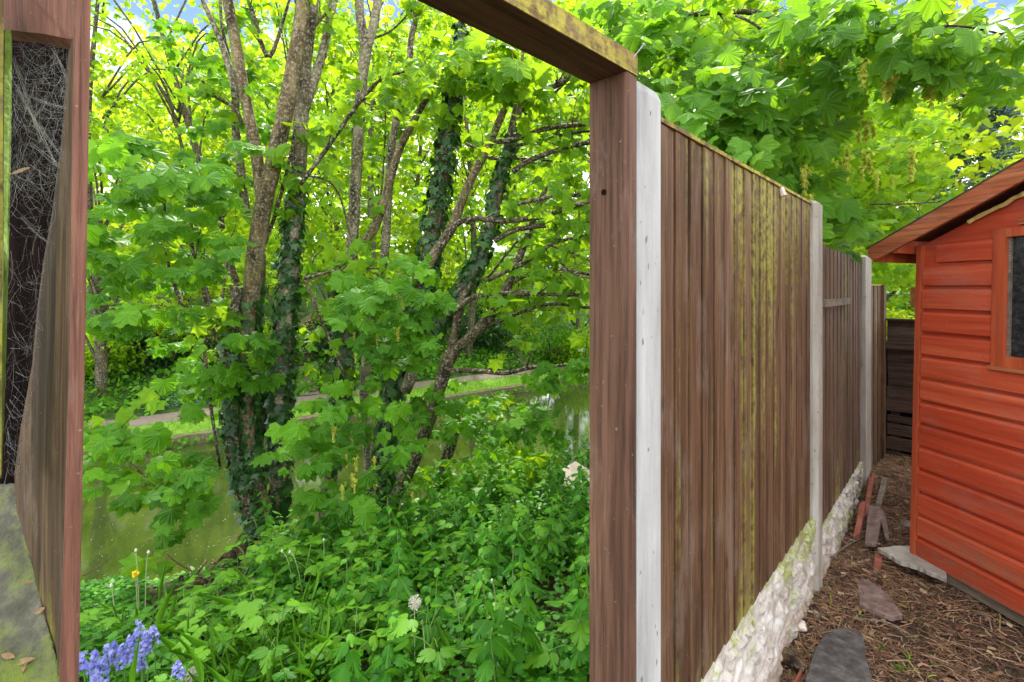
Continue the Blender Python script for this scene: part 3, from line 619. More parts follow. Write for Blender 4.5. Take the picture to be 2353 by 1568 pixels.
for sgn in (0, 1):
    X = lambda x: x if not sgn else SW-x
    pts = [(X(xe), -.15, rz(xe)-.035), (X(SW/2), -.15, rz(SW/2)-.035), (X(SW/2), SL+.12, rz(SW/2)-.035), (X(xe), SL+.12, rz(xe)-.035)]
    ro.poly(pts+[(a, c, d+.03) for a, c, d in pts], [(3,2,1,0),(4,5,6,7),(0,1,5,4),(1,2,6,5),(2,3,7,6),(3,0,4,7)])
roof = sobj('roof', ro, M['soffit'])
fe = MB()
for sgn in (0, 1):
    X = lambda x: x if not sgn else SW-x
    pts = [(X(xe-.012), -.176, rz(xe-.012)-.003), (X(SW/2), -.176, rz(SW/2)-.003), (X(SW/2), SL+.13, rz(SW/2)-.003), (X(xe-.012), SL+.13, rz(xe-.012)-.003)]
    fe.poly(pts+[(a, c, d+.008) for a, c, d in pts], [(3,2,1,0),(4,5,6,7),(0,1,5,4),(1,2,6,5),(2,3,7,6),(3,0,4,7)])
sobj('roof_felt', fe, M['felt'], roof)
for sgn in (0, 1):
    X = lambda x: x if not sgn else SW-x
    ba = MB(); a0, a1 = bx0, SW/2-(.001 if sgn else 0)
    ba.extrude([(X(a0), -.172, rz(a0)-.004), (X(a1), -.172, rz(a1)-.004), (X(a1), -.172, rz(a1)-.112), (X(a0+.045), -.172, rz(a0+.045)-.112), (X(a0+.004), -.172, rz(a0)-.06)], (0, .021, 0), .4+.2*sgn)
    sobj('bargeboard', ba, M['barge'], roof)
ea = MB(); ea.box((-.215, -.148, rz(-.215)-.105), (-.185, SL+.1, rz(-.215)-.037)); ea.box((-.07, -.148, rz(-.07)-.12), (-.032, SL, rz(-.07)-.037))
sobj('eave_rail', ea, M['shed_frame'], roof)
fo = MB(); fx = np.linspace(.30, .9, 26)
fo.tube([(x, -.032, rz(x)-.118+.012*noise.noise(Vector((x*22, 0, 0)))) for x in fx], [.011+.010*abs(noise.noise(Vector((x*31, 4, 0)))) for x in fx], 7, 2, .3); sobj('foam_bead', fo, M['foam'])
bb_ = MB(); bb_.box((-.01, -.004, -.035), (.62, .06, .018)); bb_.box((.6205, -.002, -.035), (SW, .06, .018)); bb_.box((.0, .061, -.05), (.06, SL, .018)); sobj('base_beam', bb_, M['old_grey'])
# ------------------------------------------------------------------ back fence behind the shed
KD = np.array((.7281, -.6855, 0)); B0 = F(5.3, -.02, 0)
bf = thing('back_fence', 'old dark board fence with loose gappy boards behind the shed', 'fence', B0+np.array((0, 0, -1.9)), math.atan2(KD[1], KD[0]))
def kbox(mb, k0, k1, y0, y1, z0, z1, sk=0, tn=.5): mb.box8([(k0, y0, z0), (k1, y0, z0+sk), (k1, y1, z0+sk), (k0, y1, z0), (k0, y0, z1), (k1, y0, z1+sk), (k1, y1, z1+sk), (k0, y1, z1)], tn)
tb = MB(); kbox(tb, .02, 1.3, .03, .05, 1.30, 1.545); kbox(tb, .0, 1.3, -.02, .06, 1.5455, 1.565); obj('top_board', tb, M['back_fence'], bf, local=True)
rl = MB(); kbox(rl, .0, 1.3, -.055, .028, 1.24, 1.31, 0, .8); obj('rail', rl, M['back_fence'], bf, local=True)
zz = 1.235; brd = random.Random(5)
for i, (h, gap, sk) in enumerate(((.13, .004, 0), (.13, .003, 0), (.14, .004, 0), (.13, .005, 0), (.13, .05, 0), (.07, .02, -.02), (.12, .03, -.01), (.13, .02, 0), (.09, .06, -.09), (.12, .05, -.02), (.15, 0, 0))):
    m_ = MB(); kbox(m_, .01+brd.uniform(0, .02), 1.3, .0+brd.uniform(0, .012), .02+brd.uniform(0, .01), zz-h, zz, sk, brd.random()); obj('board', m_, M['back_fence'], bf, local=True); zz -= h+gap
bp = MB(); kbox(bp, .9, 1.0, .07, .15, .0, 1.5); kbox(bp, .05, .12, .07, .14, 0, 1.5); obj('support_post', bp, M['back_fence'], bf, local=True)
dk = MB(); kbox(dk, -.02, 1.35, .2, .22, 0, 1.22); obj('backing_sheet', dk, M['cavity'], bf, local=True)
# ------------------------------------------------------------------ bits lying in the garden
def lying(name, pix, Yz, thick, mat, label, cat, group=None, tilt=None):
    """a flat piece on the ground: outline in picture pixels laid on a level plane"""
    pts = []; fine = []
    for i, (x, y) in enumerate(pix):
        x2, y2 = pix[(i+1) % len(pix)]; k = max(1, int(math.hypot(x2-x, y2-y)/7))
        for q in range(k): fine.append((x+(x2-x)*q/k+(random.uniform(-.9, .9) if q else 0), y+(y2-y)*q/k+(random.uniform(-1., 1.) if q else 0)))
    for x, y in fine:
        Y = Yz*FOC/(HY-y); pts.append(at(x, y, Y))
    if tilt is not None:
        c = np.mean(pts, axis=0); pts = [p+np.array((0, 0, float((p-c)[:2]@np.array(tilt)))) for p in pts]
    mb = MB(); mb.extrude(pts, (0, 0, -thick)); o = obj(name, mb, mat)
    bv = o.modifiers.new('bevel', 'BEVEL'); bv.width = .004; bv.segments = 2; bv.limit_method = 'ANGLE'
    return tag(o, label, cat, group)
lying('paving_slab', [(1846, 1640), (1849, 1568), (1872, 1490), (1905, 1447), (1938, 1440), (1968, 1444), (1984, 1462), (1990, 1510), (2008, 1568), (2010, 1640)], -1.80, .05, M['slab_dark'], 'dark wet paving slab half buried in bark litter', 'paving slab')
lying('slate_piece', [(1968, 1332), (1992, 1330), (2040, 1362), (2074, 1412), (2050, 1417), (2000, 1398), (1974, 1385)], -1.80, .03, M['slate'], 'flat brown slate lying in the litter in front of the shed', 'slate')
lying('paving_slab', [(2016, 1258), (2060, 1254), (2100, 1253), (2175, 1262), (2175, 1330), (2108, 1300), (2070, 1290)], -1.745, .03, M['slab_grey'], 'grey concrete slab wedged under the corner of the shed', 'paving slab')
lying('wood_wedge', [(2012, 1268), (2028, 1272), (2024, 1300), (2006, 1304)], -1.79, .03, M['brick'], 'brown timber wedge propping the grey slab', 'wedge')
GB = 'broken pieces heaped by the fence'
lying('brick_piece', [(1998, 1120), (2010, 1115), (1994, 1160), (1978, 1166)], -1.68, .05, M['brick'], 'upper red brick strip leaning in the heap by the fence', 'brick', GB, (.2, .3))
lying('brick_piece', [(1975, 1172), (1990, 1172), (1976, 1208), (1960, 1212)], -1.72, .05, M['brick'], 'lower red brick strip leaning in the heap by the fence', 'brick', GB, (.2, .3))
lying('timber_offcut', [(2026, 1118), (2040, 1120), (2018, 1168), (2004, 1164)], -1.70, .03, M['old_grey'], 'grey timber offcut beside the upper red brick strip', 'offcut', GB, (.2, .2))
lying('broken_board', [(1996, 1176), (2022, 1182), (2036, 1196), (2044, 1232), (2034, 1228), (2024, 1204), (2016, 1236), (1986, 1236)], -1.74, .02, M['slate'], 'dark broken board with a split end in front of the bricks', 'board', GB, (.1, .2))
lying('timber_offcut', [(2070, 1192), (2108, 1200), (2108, 1216), (2066, 1206)], -1.78, .03, M['old_grey'], 'short timber scrap tucked against the shed corner', 'offcut', GB)
def rock(name, px, py, Y, r, mat, label, cat='stone', sq=(1, 1, .7), seed=0):
    import bmesh
    bm = bmesh.new(); bmesh.ops.create_icosphere(bm, subdivisions=3, radius=1); c = at(px, py, Y)
    for v in bm.verts:
        k = 1+.35*noise.noise(v.co*1.4+Vector((seed, 3, 1)))+.12*noise.noise(v.co*4+Vector((seed, 0, 0))); v.co = Vector((v.co.x*sq[0], v.co.y*sq[1], v.co.z*sq[2]))*k*r
    me = bpy.data.meshes.new(name); bm.to_mesh(me); bm.free(); me.materials.append(mat); o = bpy.data.objects.new(name, me); COL.objects.link(o); o.location = c; return tag(o, label, cat)
rock('stone', 1838, 1438, 2.58, .035, M['pale_stone'], 'pale round stone at the foot of the white rock-faced board', seed=1)
rock('stone', 1876, 1418, 2.66, .03, M['slab_grey'], 'small grey stone among the litter by the concrete post', seed=5, sq=(.6, 1, .9))
bkp = MB(); bkp.tube([at(1790, 1488, 2.42), at(1806, 1508, 2.36), at(1830, 1528, 2.3), at(1848, 1540, 2.27)], [.02, .034, .03, .018], 9, 4, .5)
tag(obj('bark_chunk', bkp, M['log'], None, True), 'dark brown chunk of rotten bark beside the dark paving slab', 'bark')
sd = MB(); arc = [at(1846+2*math.sin(i*.5)-i*4, 1534+i*7, 2.28-.02*i) for i in range(8)]
for i in range(7): sd.box8([arc[i]-(0, 0, .06), arc[i+1]-(0, 0, .06), arc[i+1]+(-.012, .0, -.06), arc[i]+(-.012, 0, -.06), arc[i], arc[i+1], arc[i+1]+(-.012, 0, 0), arc[i]+(-.012, 0, 0)])
tag(obj('pot_shard', sd, M['brick']), 'curved terracotta pot shard at the bottom edge of the litter', 'pot shard')
# litter: bark chips, twigs, needles
def litter():
    n = 24000; P = []; mb_v = []; mb_f = []; ti = []
    while len(P) < n:
        t = rng.uniform(1.5, 5.3); w = -abs(rng.normal(0, .55))-.03 if rng.random() < .5 else rng.uniform(-2.6, -.03); p = F(t, w, 0)
        if p[0] > 2.72+.172*(3.16-p[1])/.985 and p[1] < 3.2+.17*(p[0]-2.6): 
            if rng.random() < .97: continue
        if rng.random() > .25+1.1*max(0, .55+noise.noise(Vector((p[0]*3.1, p[1]*3.1, 2))))*(1.2 if w > -.45 else .8): continue
        pxx = CX+FOC*p[0]/p[1]
        if pxx < 1650 or pxx > 2420: continue
        P.append((p[0], p[1], gz(p[0], p[1])))
    for i, p in enumerate(P):
        r = rng.random(); ln = rng.uniform(.015, .05) if r < .75 else (rng.uniform(.06, .16) if r < .93 else rng.uniform(.02, .05)); wd = rng.uniform(.0009, .0028) if r < .95 else rng.uniform(.005, .011)
        a = rng.uniform(0, 2*math.pi) ; d = np.array((math.cos(a), math.sin(a), rng.normal(0, .16))); s = np.array((-math.sin(a), math.cos(a), rng.normal(0, .25)))*wd; c = np.array(p)+(0, 0, rng.uniform(.003, .022))
        bend = np.array((0, 0, 1))*ln*rng.uniform(-.05, .14)+s/wd*ln*rng.normal(0, .1); h = np.array((0, 0, wd*.7)); b0 = len(mb_v)
        for u, bz in ((-.5, 0), (0, 1), (.5, 0)):
            q = c+d*ln*u+bend*bz; mb_v += [tuple(q-s), tuple(q+h), tuple(q+s)]
        for k in (0, 3): mb_f += [[b0+k, b0+k+1, b0+k+4, b0+k+3], [b0+k+1, b0+k+2, b0+k+5, b0+k+4]]
        tt = float(np.clip(rng.beta(1.6, 1.9), 0, .93)) if rng.random() < .96 else rng.uniform(.95, 1); ti += [tt]*4
    mb = MB(); mb.v, mb.f, mb.t = mb_v, mb_f, ti; return mb
tag(obj('bark_litter', litter(), M['litter']), 'brown bark chips and twigs covering the garden soil', 'litter', None, 'stuff')
# green sprigs growing in the litter
def sprig(px, py, h, label, n=7, kind='grass'):
    Y = -1.85*FOC/(HY-py); b0 = at(px, py, Y); r = thing('weed_tuft', label, 'weed', b0, 0, 'small weeds sprouting in the litter'); mb = MB()
    for i in range(n):
        a = random.uniform(0, 6.28); sp = random.uniform(.1, .6); hh = h*random.uniform(.5, 1); d = np.array((math.cos(a), math.sin(a), 0)); s = np.array((-d[1], d[0], 0))*.0022
        pts = [np.zeros(3), d*sp*hh*.3+UP*hh*.6, d*sp*hh+UP*hh]
        mb.poly([pts[0]-s, pts[0]+s, pts[1]+s, pts[1]-s, pts[2]], [(0, 1, 2, 3), (3, 2, 4)], random.random())
    obj('blades', mb, M['grass'], r, local=True)
    if kind != 'grass':
        k = 16; leaf_mesh('leaves', rng.normal(0, .5, (k, 3))*h*np.array((.8, .8, .25))+UP*h*.35, rng.normal(size=(k, 3)), UP+rng.normal(0, .4, (k, 3)), h*.4, OVA, rng.uniform(.3, 1, k), M['grass'], r, True)
    return r
for px, py, h, lb, n, kd in ((2090, 1535, .11, 'tall grass blade tuft near the bottom edge of the litter', 5, 'grass'), (2030, 1490, .03, 'low pale green sprig between the slab and the shed', 6, 'leafy'), (1925, 1530, .07, 'thin green seedling at the edge of the dark slab', 6, 'grass'), (2042, 1345, .03, 'lime green weed beside the flat slate', 5, 'leafy'), (1868, 1510, .035, 'green weed left of the dark slab', 6, 'leafy'), (2020, 1115, .06, 'green weed patch growing behind the bricks', 8, 'leafy'), (2068, 1540, .03, 'flat lime weed in open litter at the bottom', 6, 'leafy'), (2150, 1535, .04, 'bright green weed nearest the shed at the bottom', 7, 'leafy'), (2045, 1270, .03, 'tiny weed by the grey slab corner', 5, 'leafy')):
    sprig(px, py, h, lb, n, kd)
tr = random.Random(11)
for i, (a, bb, lb) in enumerate((((2020, 1140), (2075, 1245), 'long thin twig slanting past the bricks to the shed'), ((1985, 1250), (2040, 1205), 'short bent twig in front of the broken board'), ((1900, 1290), (1975, 1240), 'pale twig lying between post and slab'), ((1960, 1420), (2110, 1470), 'pale stick lying across the litter below the slate'), ((2240, 1410), (2280, 1450), 'thin white twig below the shed base'))):
    za, zb = -1.8, -1.82; A = at(*a, -za*FOC/(a[1]-HY)); B = at(*bb, -zb*FOC/(bb[1]-HY)); mb = MB(); mb.tube([A, (A+B)/2+np.array((.02, 0, .03)), B], [.004, .004, .0025], 6, 5, .3)
    tag(obj('twig', mb, M['old_grey']), lb, 'twig', 'twigs in the litter')
# ------------------------------------------------------------------ trees
def px_path(pts, Y): return [at(p[0], p[1], p[2] if len(p) > 2 else Y) for p in pts]
def rad_px(w, Y): return [x/2/FOC*Y for x in w]
TIPS = {}
def stem(name, pts, Y, w, mat, parent, n=10, rough=.12, extra=None):
    mb = MB(); P = px_path(pts, Y); mb.tube(P, rad_px(w, Y), n, 5, rough)
    if name == 'branch':
        c, r = smooth(P, rad_px(w, Y), 6); L = float(np.sum(np.linalg.norm(np.diff(c, axis=0), axis=1))); tips = TIPS.setdefault(parent.name, [])
        for _ in range(int(4+L*6)):
            i = int(rng.integers(len(c)//5, len(c)-1)); ax = c[min(i+1, len(c)-1)]-c[i]; ax /= np.linalg.norm(ax)+1e-9
            d = ax*rng.uniform(.3, .9)+rand_dir(1)[0]*.8+UP*.15; d /= np.linalg.norm(d); ln = rng.uniform(.12, .45)*(.6+.4*L); e = c[i]+d*ln; md = (c[i]+e)/2+rand_dir(1)[0]*ln*.1
            mb.tube([c[i], md, e], [max(.003, r[i]*.45), .003, .0018], 5, 3); tips.append(e); 
            if rng.random() < .5:
                e2 = md+(rand_dir(1)[0]*.7+ax*.5)*ln*.5; mb.tube([md, e2], [.0025, .0016], 4, 1); tips.append(e2)
    return obj(name, mb, mat, parent, True)
def twig_leaves(tree, mat, sz=.13, per=4, keep=.75):
    P, T, Nn, Sz, Ti = [], [], [], [], []
    for e in TIPS.get(tree.name, []):
        if rng.random() > keep: continue
        n = int(rng.integers(2, per+2)); off = rand_dir(n)*rng.uniform(.2, .8, n)[:, None]*sz; P.append(e+off); T.append(off/sz-UP*.7+rand_dir(n)*.4); Nn.append(UP*.6-(e/np.linalg.norm(e))*.5+rand_dir(n)*.6); Sz.append(sz*rng.uniform(.5, 1.1, n)); Ti.append(np.clip(rng.normal(.5, .22, n), 0, 1))
    return leaf_mesh('twig_leaves', *map(np.concatenate, (P, T, Nn, Sz)), SYC2, np.concatenate(Ti), mat, tree)
def ivy_on(parent, specs, dens=1., size=.06, name='ivy'):
    P, T, Nn, Sz, Ti = [], [], [], [], []
    for pts, Y, w, spread in specs:
        c, r = smooth(px_path(pts, Y), rad_px(w, Y), 10); seg = np.linalg.norm(np.diff(c, axis=0), axis=1)
        for i in range(len(c)-1):
            k = rng.poisson(dens*seg[i]*2*math.pi*(r[i]+.02)/(size*size*.42))
            if k == 0: continue
            u = rng.uniform(0, 1, k)[:, None]; ax = (c[i+1]-c[i])/seg[i]; rd = rand_dir(k); rd -= ax[None]*(rd@ax)[:, None]; rd /= np.linalg.norm(rd, axis=1)[:, None]
            P.append(c[i]*(1-u)+c[i+1]*u+rd*(r[i]+.006+spread*rng.uniform(0, 1, k)**2)[:, None]); Nn.append(rd+UP*.35+rand_dir(k)*.4); T.append(-UP[None]+rand_dir(k)*.5); Sz.append(size*rng.uniform(.35, 1.45, k)); Ti.append(np.clip(rng.normal(.42, .3, k), 0, 1))
    P, T, Nn, Sz, Ti = map(np.concatenate, (P, T, Nn, Sz, Ti)); return leaf_mesh(name, P, T, Nn, Sz, IVY, Ti, M['ivy'], parent)
def crown(parent, regions, mat, tmpl, per=6, flat=.35, camw=.6, name='crown'):
    if mat is M['leaf_near']: regions = [(*r[:6], int(round(r[6]*1.25)), r[7]*.8) for r in regions]
    P, T, Nn, Sz, Ti = spray(regions, per, flat, camw); return leaf_mesh(name, P, T, Nn, Sz, tmpl, Ti, mat, parent)
CKM = []
def catkins(parent, regions, size=.1):
    rl = root_loc(parent)
    if not CKM:
        for q in range(4):
            n = 44; u = rng.uniform(0, 1, n); rd = rand_dir(n); P = -UP[None]*u[:, None]+rd*(.16*(1.15-u))[:, None]
            o = leaf_mesh('flower_cluster', P, -UP+rd, rd+rand_dir(n)*.3, np.full(n, .24), OVA, rng.uniform(.3, 1, n), M['catkin']); CKM.append(o.data); bpy.data.objects.remove(o)
    for px, py, rx, ry, Y, dY, k in regions:
        for _ in range(k):
            c = at(px+rng.uniform(-rx, rx), py+rng.uniform(-ry, ry), Y+rng.uniform(-dY, dY)); o = link(bpy.data.objects.new('flower_cluster', CKM[rng.integers(4)]), parent); o.location = tuple(c-rl); o.scale = (size*rng.uniform(.7, 1.3),)*3
YA = 4.7
tA = thing('sycamore_tree', 'multi-stemmed sycamore at the bank edge with smooth tan fork and ivy-wrapped foot', 'tree', at(600, 1228, YA))
A1 = [(604, 1232), (590, 1110), (566, 960), (562, 800), (575, 690), (588, 580), (608, 460), (636, 345), (664, 215), (686, 90), (700, -20), (716, -160)]
stem('trunk', A1, YA, [42, 36, 34, 34, 38, 38, 38, 36, 36, 33, 31, 28], M['bark_tan'], tA, 12, .1)
A1b = [(604, 470), (590, 360), (566, 235), (545, 120), (525, 10), (505, -120)]; stem('stem', A1b, YA, [28, 26, 23, 24, 24, 20], M['bark_tan'], tA)
A1c = [(572, 505), (562, 460), (552, 380), (542, 300), (538, 200), (505, 90), (470, 10), (445, -60)]; stem('stem', A1c, YA+.15, [18, 19, 18, 17, 16, 13, 11, 9], M['bark_grey'], tA)
stem('stem', [(538, 205), (526, 130), (510, 60), (505, -30)], YA+.2, [9, 8, 7, 6], M['bark_dark'], tA)
A2 = [(640, 1200), (640, 1060), (645, 920), (654, 780), (664, 640), (674, 520), (684, 420), (690, 320), (694, 220), (702, 120), (716, 20), (728, -120)]
stem('trunk', A2, YA+.25, [38, 38, 40, 42, 42, 38, 34, 34, 34, 32, 28, 24], M['bark_grey'], tA, 12)
stem('stem', [(698, 260), (722, 185), (748, 95), (766, 0), (780, -120)], YA+.25, [20, 20, 18, 18, 15], M['bark_grey'], tA)
A0 = [(598, 1228), (574, 1170), (548, 1080), (532, 990), (536, 900), (528, 830), (532, 760), (548, 660)]; stem('trunk', A0, YA-.1, [34, 34, 32, 30, 28, 24, 22, 18], M['bark_dark'], tA)
A3 = [(575, 690+60), (588, 880), (592, 700), (598, 560), (596, 420)]; stem('trunk', [(600, 1000), (592, 880), (585, 760), (597, 640), (600, 580)], YA+.3, [28, 28, 26, 24, 20], M['bark_tan'], tA)
for pts, w, y in (([(545, 650), (520, 560), (505, 480), (495, 420)], [12, 11, 9, 6], .1), ([(522, 805), (490, 760), (462, 640), (445, 590), (438, 470)], [10, 9, 8, 7, 5], -.1), ([(556, 285), (540, 250), (490, 220), (465, 185)], [9, 9, 7, 6], 0), ([(665, 0), (620, 130), (590, 60), (570, -10)], [6, 10, 10, 10], .3), ([(690, 425), (745, 350), (800, 270), (842, 215), (880, 180), (930, 165)], [9, 10, 10, 9, 7, 4], -.15), ([(505, 1075), (480, 900), (470, 800), (478, 780)], [6, 8, 8, 6], -.3), ([(700, 640), (740, 630), (800, 615), (870, 618)], [9, 8, 7, 4], 0), ([(700, 640), (735, 730), (765, 800), (790, 860)], [8, 7, 6, 5], .2), ([(610, 560), (640, 470), (662, 380), (680, 290)], [8, 8, 7, 4], .1), ([(430, 735), (400, 650), (385, 590), (375, 420), (378, 395)], [9, 8, 7, 6, 4], -.3), ([(690, 400), (770, 430), (810, 560), (840, 640)], [6, 5, 4, 3], .4), ([(715, 70), (745, 35), (760, 20)], [8, 6, 3], 0)):
    stem('branch', pts, YA+y, w, M['bark_dark'], tA, 7, .15)
ivy_on(tA, [(A0[:7], YA-.1, [38, 38, 36, 34, 30, 26, 22], .04), (A2[:7], YA+.25, [40, 42, 44, 46, 44, 38, 30], .05), (A1[1:5], YA, [42, 40, 38, 30], .03), ([(600, 1000), (592, 880), (585, 760), (597, 640)], YA+.3, [28, 28, 26, 24], .04)], .7, .062)
crown(tA, [(330, 400, 150, 80, 4.0, .6, 17, 0.175), (280, 500, 120, 60, 4.1, .6, 12, 0.175), (320, 620, 130, 60, 4.3, .6, 9, 0.166), (430, 560, 110, 110, 4.4, .6, 12, 0.156), (250, 720, 70, 50, 4.0, .4, 5, 0.166), (470, 370, 120, 90, 4.6, .5, 14, 0.147), (520, 830, 110, 90, 4.5, .4, 13, 0.156), (470, 900, 80, 60, 4.4, .3, 8, 0.156), (600, 280, 90, 150, 4.9, .4, 13, 0.129), (400, 760, 70, 60, 4.6, .4, 6, 0.138), (520, 130, 170, 140, 5.2, .7, 20, 0.129), (660, 600, 60, 200, 5.2, .3, 8, 0.120)], M['leaf_near'], SYC, 6, .3)
crown(tA, [(270, 1010, 90, 35, 3.6, .35, 7, 0.153), (350, 1080, 100, 40, 3.6, .3, 5, 0.145), (400, 1140, 90, 40, 3.6, .3, 6, 0.140), (225, 1110, 40, 35, 3.5, .2, 3, 0.153), (440, 1160, 40, 30, 3.6, .2, 2, 0.128), (390, 1215, 20, 15, 3.6, .1, 2, 0.128)], M['leaf_near'], SYC, 5, .4, .75, 'low_foliage')
for pts, w, y in (([(505, 1075), (420, 1090), (330, 1090), (270, 1030), (200, 1010)], [7, 6, 5, 4, 3], 3.7), ([(330, 1090), (380, 1130), (400, 1200)], [4, 3, 2], 3.6)): stem('branch', pts, y, w, M['bark_dark'], tA, 6)
# B and C: two straight mottled trunks
tB = thing('sycamore_tree', 'straight sycamore with dark lichen-mottled trunk behind the central leaf spray', 'tree', at(742, 1215, 5.3))
Bp = [(742, 1215), (762, 1080), (779, 960), (786, 860), (795, 760), (803, 650), (812, 520), (818, 400), (824, 300), (832, 180), (840, 110), (828, 40), (822, -60), (815, -160)]
stem('trunk', Bp, 5.3, [34, 30, 28, 28, 27, 26, 26, 25, 25, 26, 25, 20, 18, 16], M['bark_grey'], tB, 12)
stem('stem', [(842, 115), (860, 50), (872, -30), (880, -140)], 5.3, [20, 20, 19, 16], M['bark_grey'], tB)
stem('stem', [(830, 565), (862, 520), (890, 440), (915, 350), (945, 290), (972, 240), (1000, 195), (1030, 130)], 5.2, [22, 20, 18, 18, 16, 14, 12, 9], M['bark_tan'], tB)
for pts, w, y in (([(825, 300), (790, 300), (740, 320)], [6, 5, 3], 5.3), ([(855, 90), (900, 70), (950, 20)], [6, 5, 4], 5.5), ([(870, 500), (880, 400), (885, 300), (888, 180)], [6, 5, 4, 3], 5.9)): stem('branch', pts, y, w, M['bark_dark'], tB, 6)
ivy_on(tB, [(Bp[1:6], 5.3, [40, 42, 44, 42, 34], .05)], .7, .06)
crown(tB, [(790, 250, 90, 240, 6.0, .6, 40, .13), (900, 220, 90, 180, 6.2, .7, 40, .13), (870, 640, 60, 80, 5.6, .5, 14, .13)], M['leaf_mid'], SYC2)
tC = thing('sycamore_tree', 'slim sycamore with two crossing upper stems, between mottled and ivy-clad trunks', 'tree', at(852, 1190, 5.6))
Cp = [(852, 1190), (846, 1050), (838, 880), (856, 760), (874, 650), (886, 560), (892, 450), (900, 340), (918, 240), (940, 150), (945, 90), (965, 0), (975, -100)]
stem('trunk', Cp, 5.6, [24, 22, 22, 22, 21, 20, 19, 18, 16, 15, 14, 12, 10], M['bark_grey'], tC)
stem('stem', [(912, 260), (935, 215), (965, 180)], 5.6, [16, 13, 8], M['bark_grey'], tC); stem('branch', [(948, 85), (955, 40), (940, -20)], 5.6, [9, 8, 7], M['bark_dark'], tC)
crown(tC, [(960, 130, 90, 130, 6.4, .7, 30, .13), (930, 420, 60, 130, 6.4, .5, 14, .13)], M['leaf_mid'], SYC2)
# D/E/F: ivy-clad pair
tD = thing('sycamore_tree', 'ivy-clad sycamore whose thick dark trunk carries long limbs to the gate post', 'tree', at(882, 1180, 5.2))
Dp = [(882, 1185), (886, 1060), (898, 920), (930, 800), (968, 690), (990, 560), (1008, 450), (1026, 340), (1042, 230), (1052, 130), (1062, 40), (1070, -80)]
stem('trunk', Dp, 5.2, [40, 38, 38, 36, 36, 36, 34, 32, 26, 20, 16, 12], M['bark_dark'], tD, 12)
Ep = [(930, 900), (975, 800), (1022, 728), (1065, 660), (1100, 600), (1125, 530), (1143, 440), (1160, 370), (1178, 300), (1194, 235), (1205, 185)]
stem('trunk', Ep, 5.1, [28, 28, 30, 30, 28, 26, 24, 24, 24, 24, 22], M['bark_grey'], tD, 12)
Fp = [(960, 645), (1000, 582), (1040, 520), (1070, 440), (1110, 360), (1130, 320), (1155, 260), (1178, 215), (1195, 165), (1205, 90)]
stem('stem', Fp, 5.0, [26, 24, 22, 20, 18, 18, 17, 14, 10, 6], M['bark_tan'], tD)
for pts, w, y in (([(1130, 325), (1180, 322), (1240, 300), (1300, 290), (1400, 282)], [12, 12, 11, 11, 10], 4.9), ([(1185, 335), (1250, 320), (1320, 305), (1400, 300)], [8, 8, 7, 6], 5.0), ([(1178, 395), (1215, 370), (1280, 345), (1340, 330), (1420, 322)], [13, 13, 12, 11, 10], 4.8), ([(1160, 480), (1210, 465), (1270, 452), (1345, 448), (1420, 450)], [8, 9, 9, 8, 8], 4.8), ([(1005, 585), (1045, 520), (1090, 503), (1160, 508), (1240, 500), (1300, 480), (1350, 465), (1430, 440)], [16, 14, 13, 13, 12, 11, 10, 9], 4.7), ([(1135, 555), (1180, 530), (1240, 520), (1320, 515), (1350, 518), (1420, 530)], [12, 13, 12, 12, 12, 11], 4.75), ([(1120, 645), (1170, 620), (1220, 595), (1270, 560), (1330, 545), (1420, 530)], [10, 11, 9, 8, 7, 6], 4.7), ([(1265, 565), (1310, 580), (1355, 600), (1420, 620)], [5, 5, 5, 4], 4.7), ([(1225, 588), (1280, 600), (1320, 630), (1360, 640)], [5, 5, 4, 4], 4.7), ([(1040, 720), (1085, 685), (1140, 676), (1200, 675), (1280, 676), (1420, 680)], [12, 12, 12, 11, 10, 9], 4.7), ([(1200, 255), (1240, 215), (1280, 195), (1310, 178), (1400, 120)], [16, 15, 14, 13, 11], 5.1), ([(1205, 262), (1250, 235), (1300, 190)], [9, 8, 6], 5.2), ([(1070, 330), (1100, 345), (1130, 365), (1200, 365), (1290, 372)], [7, 7, 6, 6, 4], 5.2), ([(1120, 640), (1160, 590), (1215, 520), (1240, 470)], [6, 6, 5, 4], 5.6)):
    stem('branch', pts, y, w, M['bark_dark'], tD, 8, .18)
ivy_on(tD, [(Dp[:11], 5.2, [46, 46, 48, 48, 50, 50, 48, 44, 36, 28, 20], .04), (Ep[1:9], 5.1, [34, 38, 40, 38, 34, 30, 26, 22], .05)], .75, .062)
crown(tD, [(1100, 140, 90, 80, 4.7, .4, 26, .16), (1000, 200, 60, 80, 5.2, .4, 16, .14), (1210, 190, 60, 45, 4.4, .3, 9, .18), (1200, 330, 130, 130, 6.4, .6, 34, .13), (1260, 560, 100, 160, 6.6, .7, 34, .12), (1080, 420, 60, 130, 6.2, .4, 16, .12), (1320, 230, 60, 70, 5.4, .4, 12, .14)], M['leaf_mid'], SYC)
